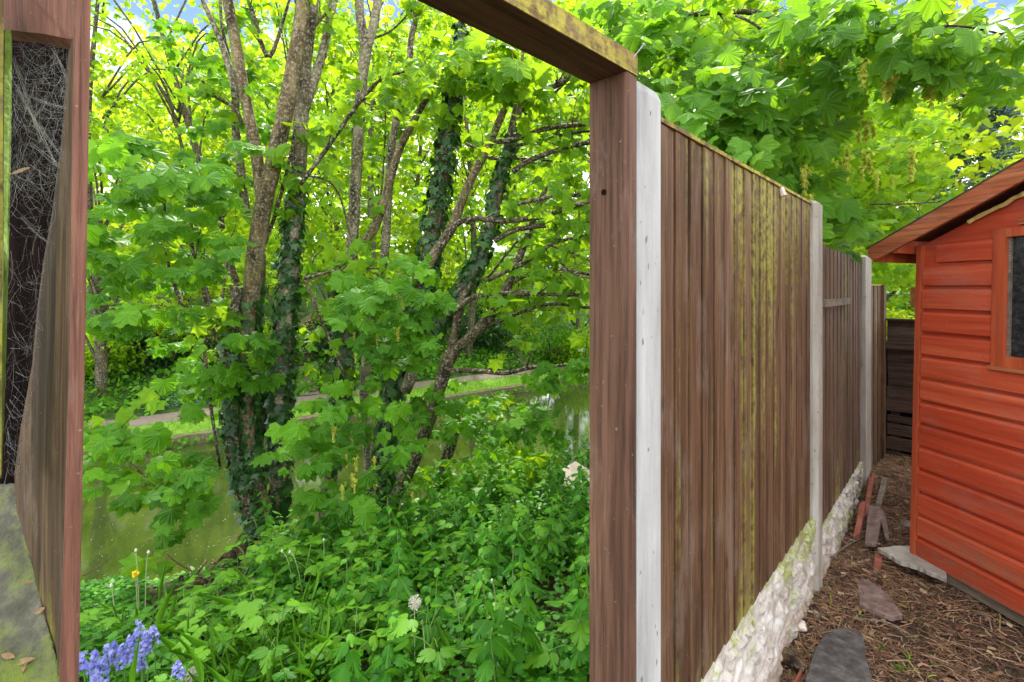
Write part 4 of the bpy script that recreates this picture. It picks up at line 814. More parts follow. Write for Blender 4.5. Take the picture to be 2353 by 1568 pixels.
# G: leaning forked tree, H: short leaning trunk
tG = thing('sycamore_tree', 'leaning dark forked sycamore at the bank with a low bare side branch', 'tree', at(902, 1165, 4.9))
stem('trunk', [(895, 1175), (925, 1110), (955, 1050), (985, 970), (1008, 900), (1028, 835), (1042, 805)], 4.9, [32, 30, 30, 29, 29, 32, 34], M['bark_dark'], tG, 12)
stem('stem', [(1040, 810), (1075, 780), (1120, 735), (1150, 690), (1180, 625), (1210, 550), (1235, 480), (1255, 430)], 4.9, [24, 26, 24, 22, 19, 16, 13, 10], M['bark_dark'], tG)
stem('stem', [(1035, 820), (1048, 750), (1062, 690), (1085, 650)], 4.95, [22, 20, 17, 12], M['bark_dark'], tG)
for pts, w, y in (([(1032, 852), (1090, 852), (1160, 858), (1220, 845), (1290, 840), (1400, 820)], [12, 11, 10, 9, 7, 5], 4.8), ([(1120, 752), (1180, 725), (1260, 700), (1330, 705), (1420, 715)], [8, 8, 7, 7, 6], 4.8), ([(1180, 650), (1220, 630), (1290, 620), (1350, 630), (1420, 640)], [8, 8, 7, 7, 6], 4.8)): stem('branch', pts, y, w, M['bark_dark'], tG, 8)
crown(tG, [(900, 640, 115, 60, 4.0, .35, 12, 0.150), (880, 740, 110, 80, 3.95, .4, 12, 0.150), (950, 790, 80, 70, 4.0, .35, 9, 0.150), (860, 840, 70, 50, 4.1, .3, 4, 0.141), (960, 690, 80, 60, 4.1, .3, 6, 0.150)], M['leaf_near'], SYC)
crown(tG, [(760, 930, 130, 60, 4.1, .4, 4, 0.153), (850, 1000, 140, 80, 4.0, .4, 9, 0.153), (720, 1040, 110, 70, 4.0, .3, 5, 0.153), (800, 1110, 130, 60, 3.9, .35, 6, 0.153), (650, 1060, 60, 60, 4.0, .25, 2, 0.149), (930, 1060, 60, 70, 4.3, .3, 2, 0.144), (740, 1150, 60, 40, 3.9, .2, 2, 0.144), (930, 900, 60, 60, 4.3, .3, 2, 0.144)], M['leaf_near'], SYC, name='low_foliage')
crown(tG, [(1330, 850, 35, 40, 4.6, .3, 4, 0.123), (1250, 855, 60, 30, 4.6, .3, 4, 0.114), (1130, 960, 120, 45, 4.7, .4, 14, 0.123), (1230, 990, 70, 50, 4.6, .3, 8, 0.123), (1080, 1010, 80, 50, 4.8, .3, 8, 0.123), (1030, 900, 40, 50, 4.9, .3, 4, 0.123)], M['leaf_near'], SYC, 6, .5, name='low_foliage')
catkins(tG, [(900, 700, 90, 50, 3.9, .2, 6), (850, 1060, 110, 80, 3.85, .2, 10), (870, 800, 60, 60, 3.9, .2, 4)], .085)
tH = thing('young_tree', 'short dark leaning trunk with yellow-green leaves over the water', 'tree', at(1015, 1115, 5.3))
stem('trunk', [(1012, 1125), (1025, 1060), (1040, 1010), (1058, 950)], 5.3, [30, 28, 24, 16], M['bark_dark'], tH)
stem('branch', [(1050, 980), (1080, 975), (1120, 970)], 5.3, [8, 7, 4], M['bark_dark'], tH)
crown(tH, [(1210, 1060, 60, 40, 5.2, .3, 11, 0.130), (1100, 930, 90, 30, 5.6, .4, 13, 0.130), (990, 1090, 40, 40, 5.4, .3, 6, 0.120), (1080, 1080, 70, 40, 5.3, .4, 10, 0.120), (1170, 1110, 70, 30, 5.0, .3, 10, 0.120)], M['leaf_mid'], SYC2)
# overhanging sycamore beyond the fence (trunk hidden behind the gate post)
tO = thing('overhanging_sycamore', 'large sycamore spreading over the fence with hanging yellow-green flowers', 'tree', (1.28, 5.0, -2.25))
mb = MB(); mb.tube([(1.28, 5., -2.3), (1.26, 5., -.8), (1.22, 4.98, .8), (1.18, 4.9, 2.3)], [.17, .15, .13, .09], 12, 5, .1); obj('trunk', mb, M['bark_dark'], tO, True)
for pts, w, y in (([(1400, 70, 5.0), (1480, 48, 4.6), (1560, 38, 4.3), (1650, 28, 4.2), (1740, 30, 4.1), (1830, 60, 4.0), (1900, 60, 3.8)], [10, 11, 11, 12, 12, 10, 7], 4.2), ([(1400, 30, 5), (1470, 14, 4.8), (1520, -10, 4.7)], [12, 9, 7], 4.7), ([(1690, 35), (1740, 60), (1800, 120), (1830, 170), (1850, 260)], [7, 6, 6, 5, 4], 4.0), ([(1550, 110), (1600, 125), (1660, 140), (1700, 190)], [7, 7, 5, 3], 4.2), ([(1430, 200, 5), (1520, 230, 4.6), (1640, 260, 4.3), (1740, 330, 4.2), (1800, 350, 4.1)], [12, 10, 8, 6, 4], 4.2), ([(1700, 440, 4.6), (1800, 500, 4.6), (1900, 545, 4.6), (2000, 552, 4.5)], [7, 9, 9, 8], 4.6), ([(1960, 350), (2080, 345), (2180, 320)], [5, 5, 3], 5.5), ([(2000, 470), (2100, 468), (2180, 462)], [4, 4, 3], 5.), ([(1900, 60, 3.8), (2010, 55, 3.3), (2100, 70, 3.1), (2200, 60, 2.9), (2353, 90, 2.8)], [8, 7, 6, 5, 3], 3.2), ([(2100, 200, 4.5), (2200, 215, 4.4), (2300, 230, 4.3)], [3, 4, 3], 4.4), ([(1620, 0, 4.4), (1660, 20, 4.3), (1760, 40, 4.2)], [6, 7, 5], 4.3)):
    stem('branch', pts, y, w, M['bark_dark'], tO, 7, .15)
crown(tO, [(1640, 250, 110, 60, 3.4, .3, 15, .17), (1790, 310, 120, 80, 3.5, .35, 22, .17), (1700, 330, 60, 40, 3.1, .2, 5, .18), (1860, 470, 80, 80, 3.6, .3, 12, .17), (1950, 520, 60, 50, 3.7, .3, 6, .16), (1480, 120, 60, 90, 4.2, .5, 14, .15), (1530, 60, 100, 60, 4.0, .4, 16, .15), (1620, 170, 80, 50, 3.7, .3, 10, .16), (1420, 60, 90, 60, 4.4, .4, 12, .15)], M['leaf_over'], SYC, 5, .7)
crown(tO, [(2030, 50, 170, 50, 2.9, .4, 22, .125), (2200, 110, 110, 60, 3.0, .4, 20, .12), (2110, 165, 110, 45, 3.2, .4, 14, .12), (1880, 50, 120, 60, 3.3, .4, 20, .13), (2320, 130, 40, 45, 3.0, .3, 5, .12), (2300, 215, 45, 25, 3.1, .2, 4, .12), (1850, 150, 150, 100, 3.9, .6, 30, .13), (2010, 200, 120, 70, 3.8, .5, 18, .13)], M['leaf_over'], SYC, 5, .9, .6, 'overhead_foliage')
crown(tO, [(1760, 150, 200, 120, 5.0, .7, 80, .13), (1900, 330, 170, 120, 5.4, .8, 90, .13), (2050, 420, 130, 110, 5.8, .8, 70, .13), (2010, 300, 150, 80, 5.6, .7, 40, .13), (1950, 470, 120, 90, 5.4, .6, 46, .13), (1620, 60, 150, 60, 5.4, .6, 40, .13), (2040, 600, 60, 45, 6.2, .5, 20, .13)], M['leaf_far'], SYC2, 6, .8, name='inner_crown')
catkins(tO, [(1800, 120, 120, 110, 3.8, .3, 22), (1920, 260, 90, 120, 3.9, .4, 24), (1780, 400, 120, 60, 3.4, .2, 10), (2100, 140, 120, 60, 3.1, .3, 14), (2040, 360, 60, 60, 4.5, .4, 8)], .14)
twig_leaves(tA, M['leaf_mid']); twig_leaves(tB, M['leaf_mid']); twig_leaves(tD, M['leaf_mid'], .12, 4, .8); twig_leaves(tG, M['leaf_mid'], .13); twig_leaves(tO, M['leaf_mid'], .13, 4, .6)
# far trees on the hill across the canal
def far_tree(px, Y, top, lab, mat, sz, ncl, nl, spread, low, name='woodland_tree', lean=0, group='trees on the hill across the canal', thick=.16, dens=1.):
    b0 = on_hill(px, Y); r = thing(name, lab, 'tree', b0, 0, group); mb = MB(); h = top-b0[2]
    pts = [b0-(0, 0, .3)]+[b0+np.array((lean*u+.25*math.sin(u*5+px), .3*math.sin(u*3+px), h*u)) for u in (.2, .4, .6, .8, .97)]
    mb.tube(pts, [thick, thick*.85, thick*.7, thick*.5, thick*.3, .03], 9, 4, .1); obj('trunk', mb, M['bark_dark'], r, True); lim = MB(); ce = []
    for i in range(ncl):
        u = rng.uniform(low, 1.); p = b0+np.array((lean*u, 0, h*u)); a = rng.uniform(0, 6.283); rr = spread*(1.15-.75*abs(u-.5))*rng.uniform(.25, 1)**.6
        c = p+np.array((math.cos(a)*rr, math.sin(a)*rr, rng.uniform(-.3, .8))); ce.append(c)
        if i < 22: lim.tube([b0+np.array((lean*u*.9, 0, h*max(.05, u-.12))), (p+c)/2+(0, 0, .1), c], [thick*.3*(1.1-u*.6), .025, .012], 5, 3)
    obj('limbs', lim, M['bark_dark'], r, True)
    P, T, Nn, Sz, Ti = lumps(ce, rng.uniform(.5, 1.1, ncl)*spread*.36, nl, sz); leaf_mesh('crown', P, T, Nn, Sz, FARL, Ti, mat, r); return r
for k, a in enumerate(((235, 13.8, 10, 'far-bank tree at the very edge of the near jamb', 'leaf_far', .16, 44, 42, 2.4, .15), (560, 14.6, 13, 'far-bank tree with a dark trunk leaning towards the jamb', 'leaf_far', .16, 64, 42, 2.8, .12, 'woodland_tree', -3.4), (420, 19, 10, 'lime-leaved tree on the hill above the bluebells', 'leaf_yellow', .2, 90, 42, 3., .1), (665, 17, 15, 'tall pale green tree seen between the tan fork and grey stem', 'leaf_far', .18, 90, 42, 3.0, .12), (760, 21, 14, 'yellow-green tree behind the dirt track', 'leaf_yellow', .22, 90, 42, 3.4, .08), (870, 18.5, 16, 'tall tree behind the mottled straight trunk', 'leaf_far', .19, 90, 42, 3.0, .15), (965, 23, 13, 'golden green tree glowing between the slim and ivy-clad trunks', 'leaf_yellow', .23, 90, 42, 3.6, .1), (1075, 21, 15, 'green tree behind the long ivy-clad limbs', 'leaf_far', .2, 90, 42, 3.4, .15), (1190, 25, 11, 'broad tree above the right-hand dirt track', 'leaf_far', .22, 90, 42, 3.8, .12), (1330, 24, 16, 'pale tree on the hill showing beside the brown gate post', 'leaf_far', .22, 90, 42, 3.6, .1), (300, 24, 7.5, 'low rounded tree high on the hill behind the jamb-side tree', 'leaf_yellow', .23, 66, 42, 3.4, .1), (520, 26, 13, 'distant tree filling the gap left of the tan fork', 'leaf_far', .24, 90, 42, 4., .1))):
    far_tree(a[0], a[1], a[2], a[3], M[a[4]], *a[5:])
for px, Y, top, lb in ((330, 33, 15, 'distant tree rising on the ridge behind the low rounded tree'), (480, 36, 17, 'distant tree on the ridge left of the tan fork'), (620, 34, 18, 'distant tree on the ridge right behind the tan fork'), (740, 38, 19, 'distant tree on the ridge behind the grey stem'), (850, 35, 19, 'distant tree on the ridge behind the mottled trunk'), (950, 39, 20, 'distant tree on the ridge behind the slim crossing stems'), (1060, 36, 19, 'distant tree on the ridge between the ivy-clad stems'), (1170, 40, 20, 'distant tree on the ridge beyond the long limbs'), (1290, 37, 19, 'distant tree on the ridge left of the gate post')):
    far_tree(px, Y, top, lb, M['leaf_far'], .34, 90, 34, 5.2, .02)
# trees beyond the back of the garden
def plain_tree(x, y, z0, top, lab, mat, sz, ncl, nl, spread, low):
    global on_hill
    sv = on_hill; on_hill = lambda px, Y: np.array((x, y, z0)); r = far_tree(0, 0, top, lab, mat, sz, ncl, nl, spread, low, 'garden_tree', 0, 'trees beyond the fence'); on_hill = sv; return r
plain_tree(7.6, 10.5, -2, 5.0, 'sunny yellow-green maple beyond the back fence', M['leaf_yellow'], .17, 130, 48, 2.7, .2)
plain_tree(12.5, 14, -2, 5.3, 'yellow-green tree rising behind the shed roof', M['leaf_yellow'], .2, 110, 46, 3.4, .2)
plain_tree(4.8, 12.5, -2, 7.5, 'green tree behind the overhanging sycamore', M['leaf_far'], .17, 110, 46, 3., .2)
plain_tree(2.6, 11.0, -2, 8.5, 'green tree behind the white post', M['leaf_far'], .16, 100, 46, 2.6, .2)
# blue spruce
sp_ = thing('blue_spruce', 'blue-grey spruce rising between the maples behind the shed', 'tree', (9.0, 9.2, -2), 0)
mb = MB(); mb.tube([(9.0, 9.2, -2), (9.0, 9.2, 4.4)], [.14, .02], 8, 3); obj('trunk', mb, M['bark_dark'], sp_, True)
P, T, Nn, Sz, Ti = [], [], [], [], []
for z in np.arange(-1, 4.3, .15):
    rad = (4.5-z)*.36
    for a in rng.uniform(0, 6.283, 9):
        n = 60; u = rng.uniform(.15, 1, n); d = np.array((math.cos(a), math.sin(a), 0)); s = np.array((-d[1], d[0], 0)); off = rng.uniform(-1, 1, n)*.26*(1.1-u)*rad**.5
        p = np.array((9.0, 9.2, z))+d*(u*rad)[:, None]+s*off[:, None]+UP*(.12*u*u*rad-.14*rad*u)[:, None]+rng.normal(0, .02, (n, 3)); P.append(p); T.append(d*.8+s*np.sign(off)[:, None]*.7+rand_dir(n)*.25); Nn.append(UP+rand_dir(n)*.6); Sz.append(np.full(n, .13)); Ti.append(rng.uniform(.1, 1, n))
NEED = template([(0, 1), (.16, .5), (0, 0), (-.16, .5)], (0, .5), .1, .1)
leaf_mesh('crown', *map(np.concatenate, (P, T, Nn, Sz)), NEED, np.concatenate(Ti), M['spruce'], sp_)
# shrubs
def shrub(c, r, lab, mat, sz, n, flat=.8, group=None, tmpl=OVA, name='shrub'):
    o = thing(name, lab, 'shrub', (c[0], c[1], c[2]-r*flat), 0, group); mb = MB()
    for i in range(6): e = c+rand_dir(1)[0]*r*.7*np.array((1, 1, .6)); mb.tube([np.array((c[0], c[1], c[2]-r*flat)), (c+e)/2-(0, 0, .1*r), e], [.03*r, .02*r, .008*r], 5, 3)
    obj('stems', mb, M['bark_dark'], o, True); ce = [c+rand_dir(1)[0]*r*.72*np.array((1, 1, flat))*rng.uniform(.5, 1) for _ in range(26)]
    P, T, Nn, Sz, Ti = lumps(ce, np.full(26, r*.36), n//26, sz); leaf_mesh('foliage', P, T, Nn, Sz, tmpl, Ti, mat, o); return o
def hill_shrub(px, Y, r, lab, mat, sz=.12, n=2600, up=.5, **k): c = on_hill(px, Y); c[2] += r*up; return shrub(c, r, lab, mat, sz, n, group='shrubs under the wood across the canal', **k)
for a in ((230, 14.6, 1.5, 'green shrub beside the near jamb across the water', 'leaf_far'), (330, 15.6, 1.3, 'dark green shrub left of the drooping lime branch', 'ivy'), (400, 15.4, 1.2, 'lime drooping bush above the towpath bluebells', 'leaf_yellow', .13, 2400, 1.1), (470, 16.2, 1.5, 'dark bush in the shade behind the towpath', 'ivy'), (600, 17, 1.6, 'pale bush behind the ivy-wrapped foot', 'leaf_far'), (760, 18.5, 1.4, 'dark bramble mound beside the dirt track', 'ivy'), (800, 19.5, 2.0, 'yellow-green bush glowing above the bramble mound', 'leaf_far'), (960, 21, 2.0, 'green bush between the trunks across the canal', 'leaf_far'), (1100, 22.5, 1.8, 'dark evergreen bush across the canal behind the fork', 'ivy', .14), (1150, 24.5, 2.4, 'fresh green bush behind the dark evergreen bush', 'leaf_far', .15), (1270, 22.5, 1.9, 'rounded green bush on the bank beside the right-hand track', 'leaf_near', .13), (1345, 21.5, 1.8, 'yellow-green bush at the edge of the gate post', 'leaf_far', .14)):
    hill_shrub(a[0], a[1], a[2], a[3], M[a[4]], *a[5:])
shrub(np.array((5.6, 7.3, -.25)), .95, 'bushy green garden shrub behind the back fence', M['leaf_mid'], .09, 2600)
shrub(np.array((5.15, 6.5, -.55)), .42, 'small yellow-leaved shrub above the back fence', M['leaf_yellow'], .06, 1600)
shrub(np.array((5.75, 6.55, -.75)), .4, 'dark green shrub beside the shed corner beyond the back fence', M['ivy'], .07, 1300)
bx = MB(); q = at(2109, 680, 5.6); bx.box((q[0]-.045, q[1]-.05, q[2]-.14), (q[0]+.12, q[1]+.05, q[2]+.10)); bx.box((q[0]-.012, q[1]-.012, -1.9), (q[0]+.02, q[1]+.012, q[2]-.1405))
tag(obj('post_box', bx, M['barge']), 'plain brown box on a stake behind the shed corner', 'box')
# far verge plants, bluebell drifts
n = 9000; l = rng.uniform(-14, 26, n); qv = 16.6+abs(rng.normal(0, 1.6, n)); P = np.array([C2(a, b_, hz(a, b_)+rng.uniform(.02, .32)) for a, b_ in zip(l, qv)])
tag(leaf_mesh('woodland_undergrowth', P, UP*.6+rand_dir(n), UP*.5+rand_dir(n)*.8, rng.uniform(.08, .2, n), OVA, np.clip(rng.normal(.55, .25, n), 0, 1), M['grass']), 'green undergrowth between the towpath and the wood', 'undergrowth', None, 'stuff')
n = 220; P = np.array([on_hill(rng.normal(425, 26), rng.normal(13.9, .35))+(0, 0, rng.uniform(.15, .45)) for _ in range(n)]); tag(leaf_mesh('bluebell_drift', P, rand_dir(n), UP+rand_dir(n), .035, OVA, rng.uniform(0, 1, n), M['petal']), 'hazy drift of bluebells beyond the towpath', 'bluebells', None, 'stuff')
n = 7000; l = rng.uniform(-14, 26, n); qv = rng.uniform(14.0, 15.45, n)**1; P = np.array([C2(a, b_, hz(a, b_)) for a, b_ in zip(l, qv)])
BLD = template([(0, 1), (.03, .5), (.03, 0), (-.03, 0), (-.03, .5)], (0, .5), .25, .1)
tag(leaf_mesh('verge_grass', P, UP+rand_dir(n)*.4, rand_dir(n)+np.array((0, -.5, 0)), rng.uniform(.08, .22, n), BLD, np.clip(rng.normal(.65, .25, n), 0, 1), M['verge'] if False else M['grass']), 'bright grass fringe along the far canal edge', 'grass', None, 'stuff')
n = 1500; l = rng.uniform(-14, 26, n); P = np.array([C2(a, 13.95-rng.uniform(0, .12), -3.58-abs(rng.normal(0, .1))) for a in l]); tag(leaf_mesh('wall_plants', P, -UP+rand_dir(n)*.6, -N2+UP*.4+rand_dir(n)*.5, rng.uniform(.05, .13, n), OVA, rng.uniform(.3, 1, n), M['grass']), 'small plants trailing over the far canal edge', 'plants', None, 'stuff')
# floating specks on the water
n = 650; P = []
while len(P) < n:
    px, py = rng.uniform(185, 640) if rng.random() < .75 else rng.uniform(950, 1350), rng.uniform(1010, 1400); Y = 3.79*FOC/(py-HY); p = at(px, py, Y); p[2] = -3.793
    if qn(p[0], p[1]) > 5.6: P.append(p)
tag(leaf_mesh('floating_specks', np.array(P), rand_dir(n)*np.array((1, 1, .02)), UP+rand_dir(n)*.05, rng.uniform(.005, .018, n), OVA, rng.uniform(0, 1, n), M['seed']), 'pale petals and specks floating on the canal', 'specks', None, 'stuff')
# ------------------------------------------------------------------ near bank plants
def nettle(k):
    rs = np.random.default_rng(100+k); h = rs.uniform(.38, .62); ln = rs.uniform(-.12, .12, 2); mb = MB(); ctr = lambda u: np.array((ln[0]*u*u, ln[1]*u*u, h*u))
    mb.tube([ctr(0), ctr(.35), ctr(.7), ctr(1)], [.004, .0035, .003, .002], 5, 3); P, T, Nn, Sz, Ti = [], [], [], [], []; a = rs.uniform(0, 6); lev = 7; tn = rs.uniform(.3, .6)
    for i in range(lev):
        u = .3+.7*i/(lev-1); s = .115*(1-.55*max(0, (u-.62)/.38))*rs.uniform(.85, 1.1)
        for q in (0, math.pi):
            d = np.array((math.cos(a+q), math.sin(a+q), 0)); P.append(ctr(u)+d*.018*(1.4-u)); T.append(d+UP*(-.75+.75*u)+rs.normal(0, .15, 3)); Nn.append(UP*.9+d*.55+rs.normal(0, .15, 3)); Sz.append(s); Ti.append(tn+.35*(i == lev-1)+.15*(i >= lev-2)+rs.normal(0, .08))
        a += math.pi/2+rs.normal(0, .2)
    return mb, [np.array(x) for x in (P, T, Nn, Sz)], np.clip(Ti, 0, 1), M['nettle'], NET
def bramble(k):
    rs = np.random.default_rng(300+k); h = rs.uniform(.22, .45); mb = MB(); P, T, Nn, Sz, Ti = [], [], [], [], []; tn = rs.uniform(.35, .8)
    ax = rs.uniform(-.12, .12, 2); ctr = lambda u: np.array((ax[0]*u, ax[1]*u, h*u)); mb.tube([ctr(0), ctr(.5), ctr(1)], [.0035, .003, .002], 5, 3)
    for i in range(6):
        u = .35+.65*i/5; a = i*2.4+rs.uniform(0, .6); d = np.array((math.cos(a), math.sin(a), 0)); L = .13*(1.25-u*.6); e = ctr(u)+d*L+UP*.03; mb.tube([ctr(u), (ctr(u)+e)/2+UP*.015, e], [.002, .0017, .0014], 4, 2)
        for b_, f in ((0, 1.), (1.15, .8), (-1.15, .8)):
            t = np.array((math.cos(a+b_), math.sin(a+b_), -.3+rs.normal(0, .12))); P.append(e+(t*.01)); T.append(t); Nn.append(UP+d*.3+rs.normal(0, .18, 3)); Sz.append(.105*f*rs.uniform(.8, 1.15)*(1.15-.3*u)); Ti.append(tn+.25*(i > 3)+rs.normal(0, .1))
    return mb, [np.array(x) for x in (P, T, Nn, Sz)], np.clip(Ti, 0, 1), M['bramble'], RAS
protos = {}
def plant(kind, k, p, rz, sc, label, group):
    key = (kind, k)
    if key not in protos:
        mb, (P, T, Nn, Sz), Ti, mat, tm = (nettle if kind == 'nettle_plant' else bramble)(k); r = thing(kind, label, 'nettle' if kind == 'nettle_plant' else 'bramble', p, rz, group)
        obj('stem', mb, M['stem'], r, local=True); leaf_mesh('leaves', P, T, Nn, Sz, tm, Ti, mat, r, True); protos[key] = r
    else:
        r = copy_tree(protos[key]); r['label'] = label
    r.location = tuple(map(float, p)); r.rotation_euler = (random.uniform(-.1, .1), random.uniform(-.1, .1), rz); r.scale = (sc,)*3; return r
def bank_pt(px, Y): p = at(px, HY, Y); p[2] = bank_z(p[0], p[1]); return p
def in_bank(p):
    px = CX+FOC*p[0]/p[1]
    if px < 600 and p[1] > 2.75+max(0, px-330)*.0028: return False
    if px < 375 and p[1] < 2.62: return False
    return -.7281*(p[0]+FC)+.6855*p[1] > .22 and qn(p[0], p[1]) < 5.05
cnt = 0; tries = 0; pts_ = []
while cnt < 190 and tries < 20000:
    tries += 1; Y = 2.0+4.3*rng.random()**.8; px = rng.uniform(560, 1430); p = bank_pt(px, Y)
    if not in_bank(p) or any((p[0]-q[0])**2+(p[1]-q[1])**2 < .105**2*(1 if Y < 4 else 1.6) for q in pts_): continue
    if px < 760 and Y < 3.2 and rng.random() < .85: continue
    pts_.append(p); net = rng.random() < (.72 if (px > 900 or Y > 3.6) else .3)
    if net: plant('nettle_plant', int(rng.integers(0, 6)), p, rng.uniform(0, 6.28), rng.uniform(.75, 1.15), 'stinging nettle in the dense green bed beyond the gate', 'nettles in the bed beyond the gate')
    else: plant('bramble_plant', int(rng.integers(0, 6)), p, rng.uniform(0, 6.28), rng.uniform(.8, 1.2), 'bramble shoot with three-part leaves among the nettles', 'bramble shoots in the bed beyond the gate')
    cnt += 1
cnt = 0; tries = 0
while cnt < 60 and tries < 8000:
    tries += 1; Y = 1.9+2.4*rng.random(); px = rng.uniform(150, 640); p = bank_pt(px, Y)
    if 480 < px and Y < 2.75: continue
    if not in_bank(p) or any((p[0]-q[0])**2+(p[1]-q[1])**2 < .13**2 for q in pts_): continue
    pts_.append(p); plant('bramble_plant', int(rng.integers(0, 6)), p, rng.uniform(0, 6.28), rng.uniform(.6, .95), 'low bramble shoot on the slope by the bluebells and water', 'bramble shoots on the slope by the water'); cnt += 1
# ground cover (small mixed leaves) and grass
P = []
while len(P) < 24000:
    Y = 1.7+4.6*rng.random()**.9; px = rng.uniform(120, 1440); p = bank_pt(px, Y)
    if not in_bank(p) and not (px < 375 and Y < 2.62 and in_bank(bank_pt(400, Y))): continue
    if noise.noise(Vector((p[0]*2.3, p[1]*2.3, 4))) < -.28 and rng.random() < .7: continue
    P.append(p+(0, 0, .02+.2*rng.random()**1.6))
while len(P) < 26500:
    Y = 2.7+1.5*rng.random(); px = rng.uniform(150, 560); p = bank_pt(px, Y)
    if qn(p[0], p[1]) > 5.35 or (px > 330 and rng.random() < .85): continue
    P.append(p+(0, 0, .01+(.16 if px < 330 else .06)*rng.random()))
P = np.array(P); n = len(P)
tag(leaf_mesh('ground_cover', P, rand_dir(n)+UP*.1, UP*1.1+rand_dir(n)*.55, rng.uniform(.025, .062, n), OVA, np.clip(rng.normal(.45, .22, n), 0, 1), M['cover']), 'low leafy ground cover under the nettles', 'ground cover', None, 'stuff')
P, T, L_ = [], [], []
for px, Y, k, sp in ((590, 2.5, 90, .12), (640, 2.35, 110, .14), (540, 2.7, 60, .12), (700, 2.3, 60, .14), (330, 2.75, 50, .08), (470, 2.3, 60, .12), (1000, 2.15, 40, .12), (420, 2.55, 50, .12), (250, 2.4, 50, .12), (610, 2.1, 80, .15), (560, 2.2, 120, .16), (680, 2.15, 90, .14)):
    c = bank_pt(px, Y)
    for _ in range(int(k*.7)): d = rng.normal(0, 1, 3)*np.array((1, 1, 0)); P.append(c+np.append(rng.normal(0, sp, 2), 0)); T.append(UP+d*.42); L_.append(rng.uniform(.16, .44))
n = len(P); GB_ = template([(0, 1), (.004, .75), (.006, .45), (.005, 0), (-.005, 0), (-.006, .45), (-.004, .75)], (0, .45), .95, .05)
tag(leaf_mesh('grass', np.array(P), np.array(T), rand_dir(n)+UP*.5, np.array(L_), GB_, np.clip(rng.normal(.6, .25, n), 0, 1), M['grass']), 'long arching grass blades on the bank', 'grass', None, 'stuff')
# bluebells
def bluebell(px, py, Y, h, label):
    top = at(px, py, Y); base = bank_pt(px, Y); hh = top[2]-base[2]; r = thing('bluebell', label, 'bluebell', base, 0, 'bluebell spikes at the foot of the near jamb'); mb = MB(); mb.tube([(0, 0, 0), (.01, 0, hh*.6), (.0, 0, hh)], [.003, .0028, .002], 5, 4); obj('stem', mb, M['stem'], r, local=True)
    n = 48; u = rng.uniform(0, 1, n)**.8; rd = rand_dir(n)*np.array((1, 1, .3)); P = UP*(hh-u*h)[:, None]+rd*(.010+.022*u)[:, None]
    leaf_mesh('flowers', P, rd+rand_dir(n)*.8, rd+UP*.3+rand_dir(n)*.5, rng.uniform(.011, .018, n), template(palm([90, 60, 36, 0, -40], [1, .3, .9, .3, .8]), (0, .1), .3, .1), rng.uniform(0, 1, n), M['petal'], r, True)
BN = ('tallest bluebell spike, highest in the clump', 'bluebell spike just below the tallest one', 'bluebell spike at the right end of the clump', 'bluebell spike in the thick middle of the clump', 'bluebell spike left of the thick middle', 'bluebell spike halfway along the row', 'bluebell spike leaning towards the jamb', 'bluebell spike touching the red jamb lath', 'low bluebell spike under the row', 'lowest bluebell spike at the picture bottom', 'separate small bluebell by the grass stalk', 'drooping bluebell below the right end', 'short bluebell behind the thick middle')
for (px, py, Y, h), lb in zip(((320, 1422, 2.5, .1), (335, 1448, 2.48, .1), (352, 1440, 2.5, .06), (298, 1462, 2.46, .1), (282, 1478, 2.45, .08), (246, 1480, 2.42, .1), (218, 1490, 2.4, .08), (190, 1498, 2.38, .08), (232, 1510, 2.38, .09), (214, 1540, 2.3, .09), (408, 1522, 2.35, .05), (322, 1480, 2.44, .1), (262, 1476, 2.5, .08)), BN): bluebell(px, py, Y-.25, h*1.15, lb)
# dandelion stalks
def dandelion(px, py, Y, kind, label, lean=0.):
    top = at(px, py, Y); base = bank_pt(px+lean, Y+.03); r = thing('dandelion', label, 'dandelion', base, 0, 'dandelion stalks among the undergrowth'); t = top-base; mb = MB()
    mb.tube([(0, 0, 0), t*np.array((.25, .3, .5)), t*np.array((.6, .7, .85)), t], [.0032, .003, .0028, .0026], 6, 4); obj('stalk', mb, M['stem_pale'], r, local=True)
    if kind == 'clock':
        m2_ = MB()
        for d in rand_dir(90): m2_.tube([t, t+d*.03], [.0005, .0011], 3, 1)
        for d in rand_dir(70): m2_.poly([t+d*.03+o*.006 for o in rand_dir(3)], [(0, 1, 2)])
        obj('seed_head', m2_, M['seed'], r, local=True)
    elif kind == 'yellow': leaf_mesh('flower', t+rand_dir(30)*.008, rand_dir(30)+UP*.3, rand_dir(30)+UP, .022, OVA, rng.uniform(0, 1, 30), M['yellow'], r, True)
    else:
        m2_ = MB(); m2_.tube([t-(0, 0, .012), t-(0, 0, .004), t+(0, 0, .008)], [.004, .0085, .004], 7, 2); obj('seed_bud', m2_, M['seed'] if kind == 'bud' else M['stem'], r, local=True)
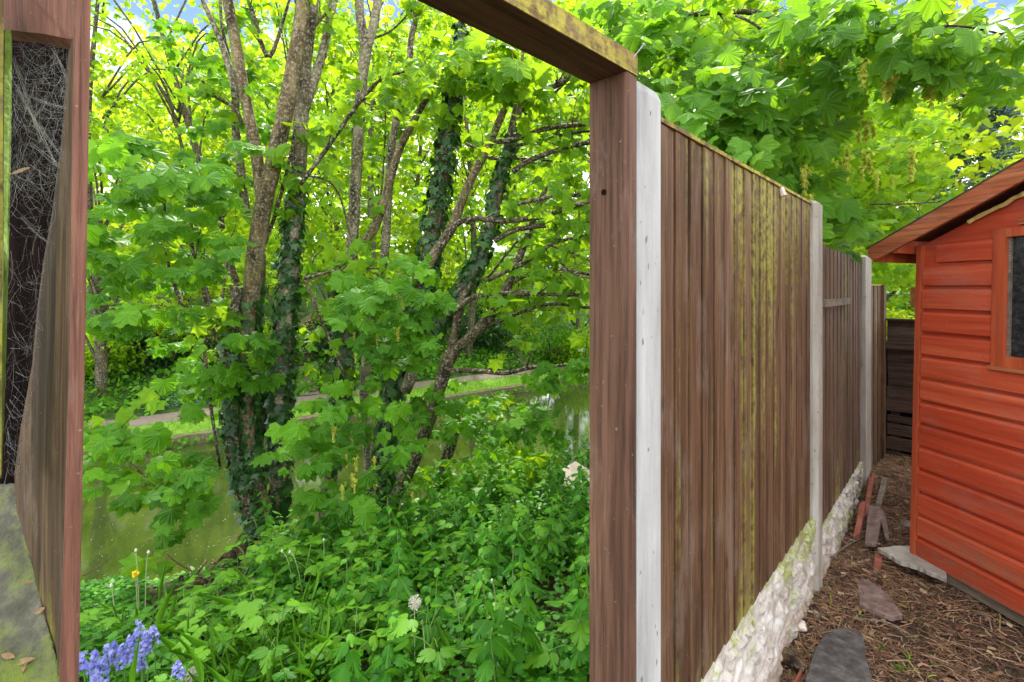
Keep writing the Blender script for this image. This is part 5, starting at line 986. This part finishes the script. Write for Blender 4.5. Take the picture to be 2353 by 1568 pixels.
for a in ((953, 1385, 2.25, 'clock', 'round white dandelion clock in the middle of the nettle bed', 0), (441, 1552, 2.2, 'clock', 'white dandelion clock at the bottom right of the bluebells', 0), (648, 1266, 3.2, 'bud', 'bent pale dandelion stalk with closed head, left of a pair', 30), (666, 1268, 3.2, 'bud', 'bent pale dandelion stalk with closed head, right of a pair', 30), (744, 1240, 3.3, 'bud', 'upright dandelion with a tufted seed head above the brambles', 2), (312, 1264, 3.0, 'bud', 'tall thin stalk against the water, left of the twin', 8), (341, 1268, 3.0, 'bud', 'tall thin stalk against the water, right of the twin', -8), (311, 1318, 3.0, 'yellow', 'yellow dandelion flower against the canal water', 6), (1037, 1350, 2.5, 'green', 'curved bare stalk leaning over the nettles', 25), (1180, 1258, 2.9, 'green', 'straight bare stalk rising above the nettles', -3), (970, 1430, 2.2, 'green', 'short bare pale stalk beside the dandelion clock', 10), (1130, 1335, 2.6, 'bud', 'branching stalk with small closed heads', 15), (1160, 1350, 2.55, 'green', 'upright green stalk beside the branching one', 0), (255, 1345, 2.9, 'bud', 'thin stalk with a fluffy head above the bluebells', 12)): dandelion(*a)
# log, stone and twigs on the bank
lg = MB(); lg.tube([at(345, 1408, 3.5), at(400, 1380, 3.7), at(455, 1345, 3.9), at(505, 1315, 4.15), at(545, 1272, 4.45), at(570, 1240, 4.6)], [.05, .085, .07, .08, .06, .05], 14, 10, .9)
for _k in range(26):
    _u = rng.uniform(0, .9); _i = int(_u*5); _p = [at(345, 1408, 3.5), at(400, 1380, 3.7), at(455, 1345, 3.9), at(505, 1315, 4.15), at(545, 1272, 4.45), at(570, 1240, 4.6)]; _a = _p[_i]+(_p[_i+1]-_p[_i])*(_u*5-_i)+rng.normal(0, .05, 3); lg.tube([_a, _a+(_p[_i+1]-_p[_i])*.3+rng.normal(0, .06, 3), _a+(_p[_i+1]-_p[_i])*.6+rng.normal(0, .09, 3)], [.012, .009, .004], 5, 3)
tag(obj('rotten_log', lg, M['log'], None, True), 'rotten brown log along the eroded bank edge above the water', 'log')
for a, bb, Y, lb in (((190, 1322), (258, 1278), 3.4, 'bare dark twig poking from behind the jamb over the water'), ((385, 1275), (440, 1312), 3.9, 'bare twig sticking out of the rotten log')):
    mb = MB(); mb.tube([at(*a, Y), at((a[0]+bb[0])/2, (a[1]+bb[1])/2+4, Y), at(*bb, Y)], [.006, .005, .003], 6, 4, .2); tag(obj('twig', mb, M['stem_brown']), lb, 'twig')
st = MB(); Y = 5.0; z_ = [at(x, y, Y) for x, y in ((1278, 1112), (1335, 1092), (1380, 1112), (1392, 1150), (1330, 1165), (1290, 1150))]; st.extrude([p+np.array((0, .45*(1150-yy)/60, 0)) for p, yy in zip(z_, (1112, 1092, 1112, 1150, 1165, 1150))], (.02, .06, -.3))
o = tag(obj('boulder', st, M['pale_stone']), 'pale pinkish stone slab showing above the nettles by the gate post', 'stone'); bv = o.modifiers.new('bevel', 'BEVEL'); bv.width = .02; bv.segments = 2
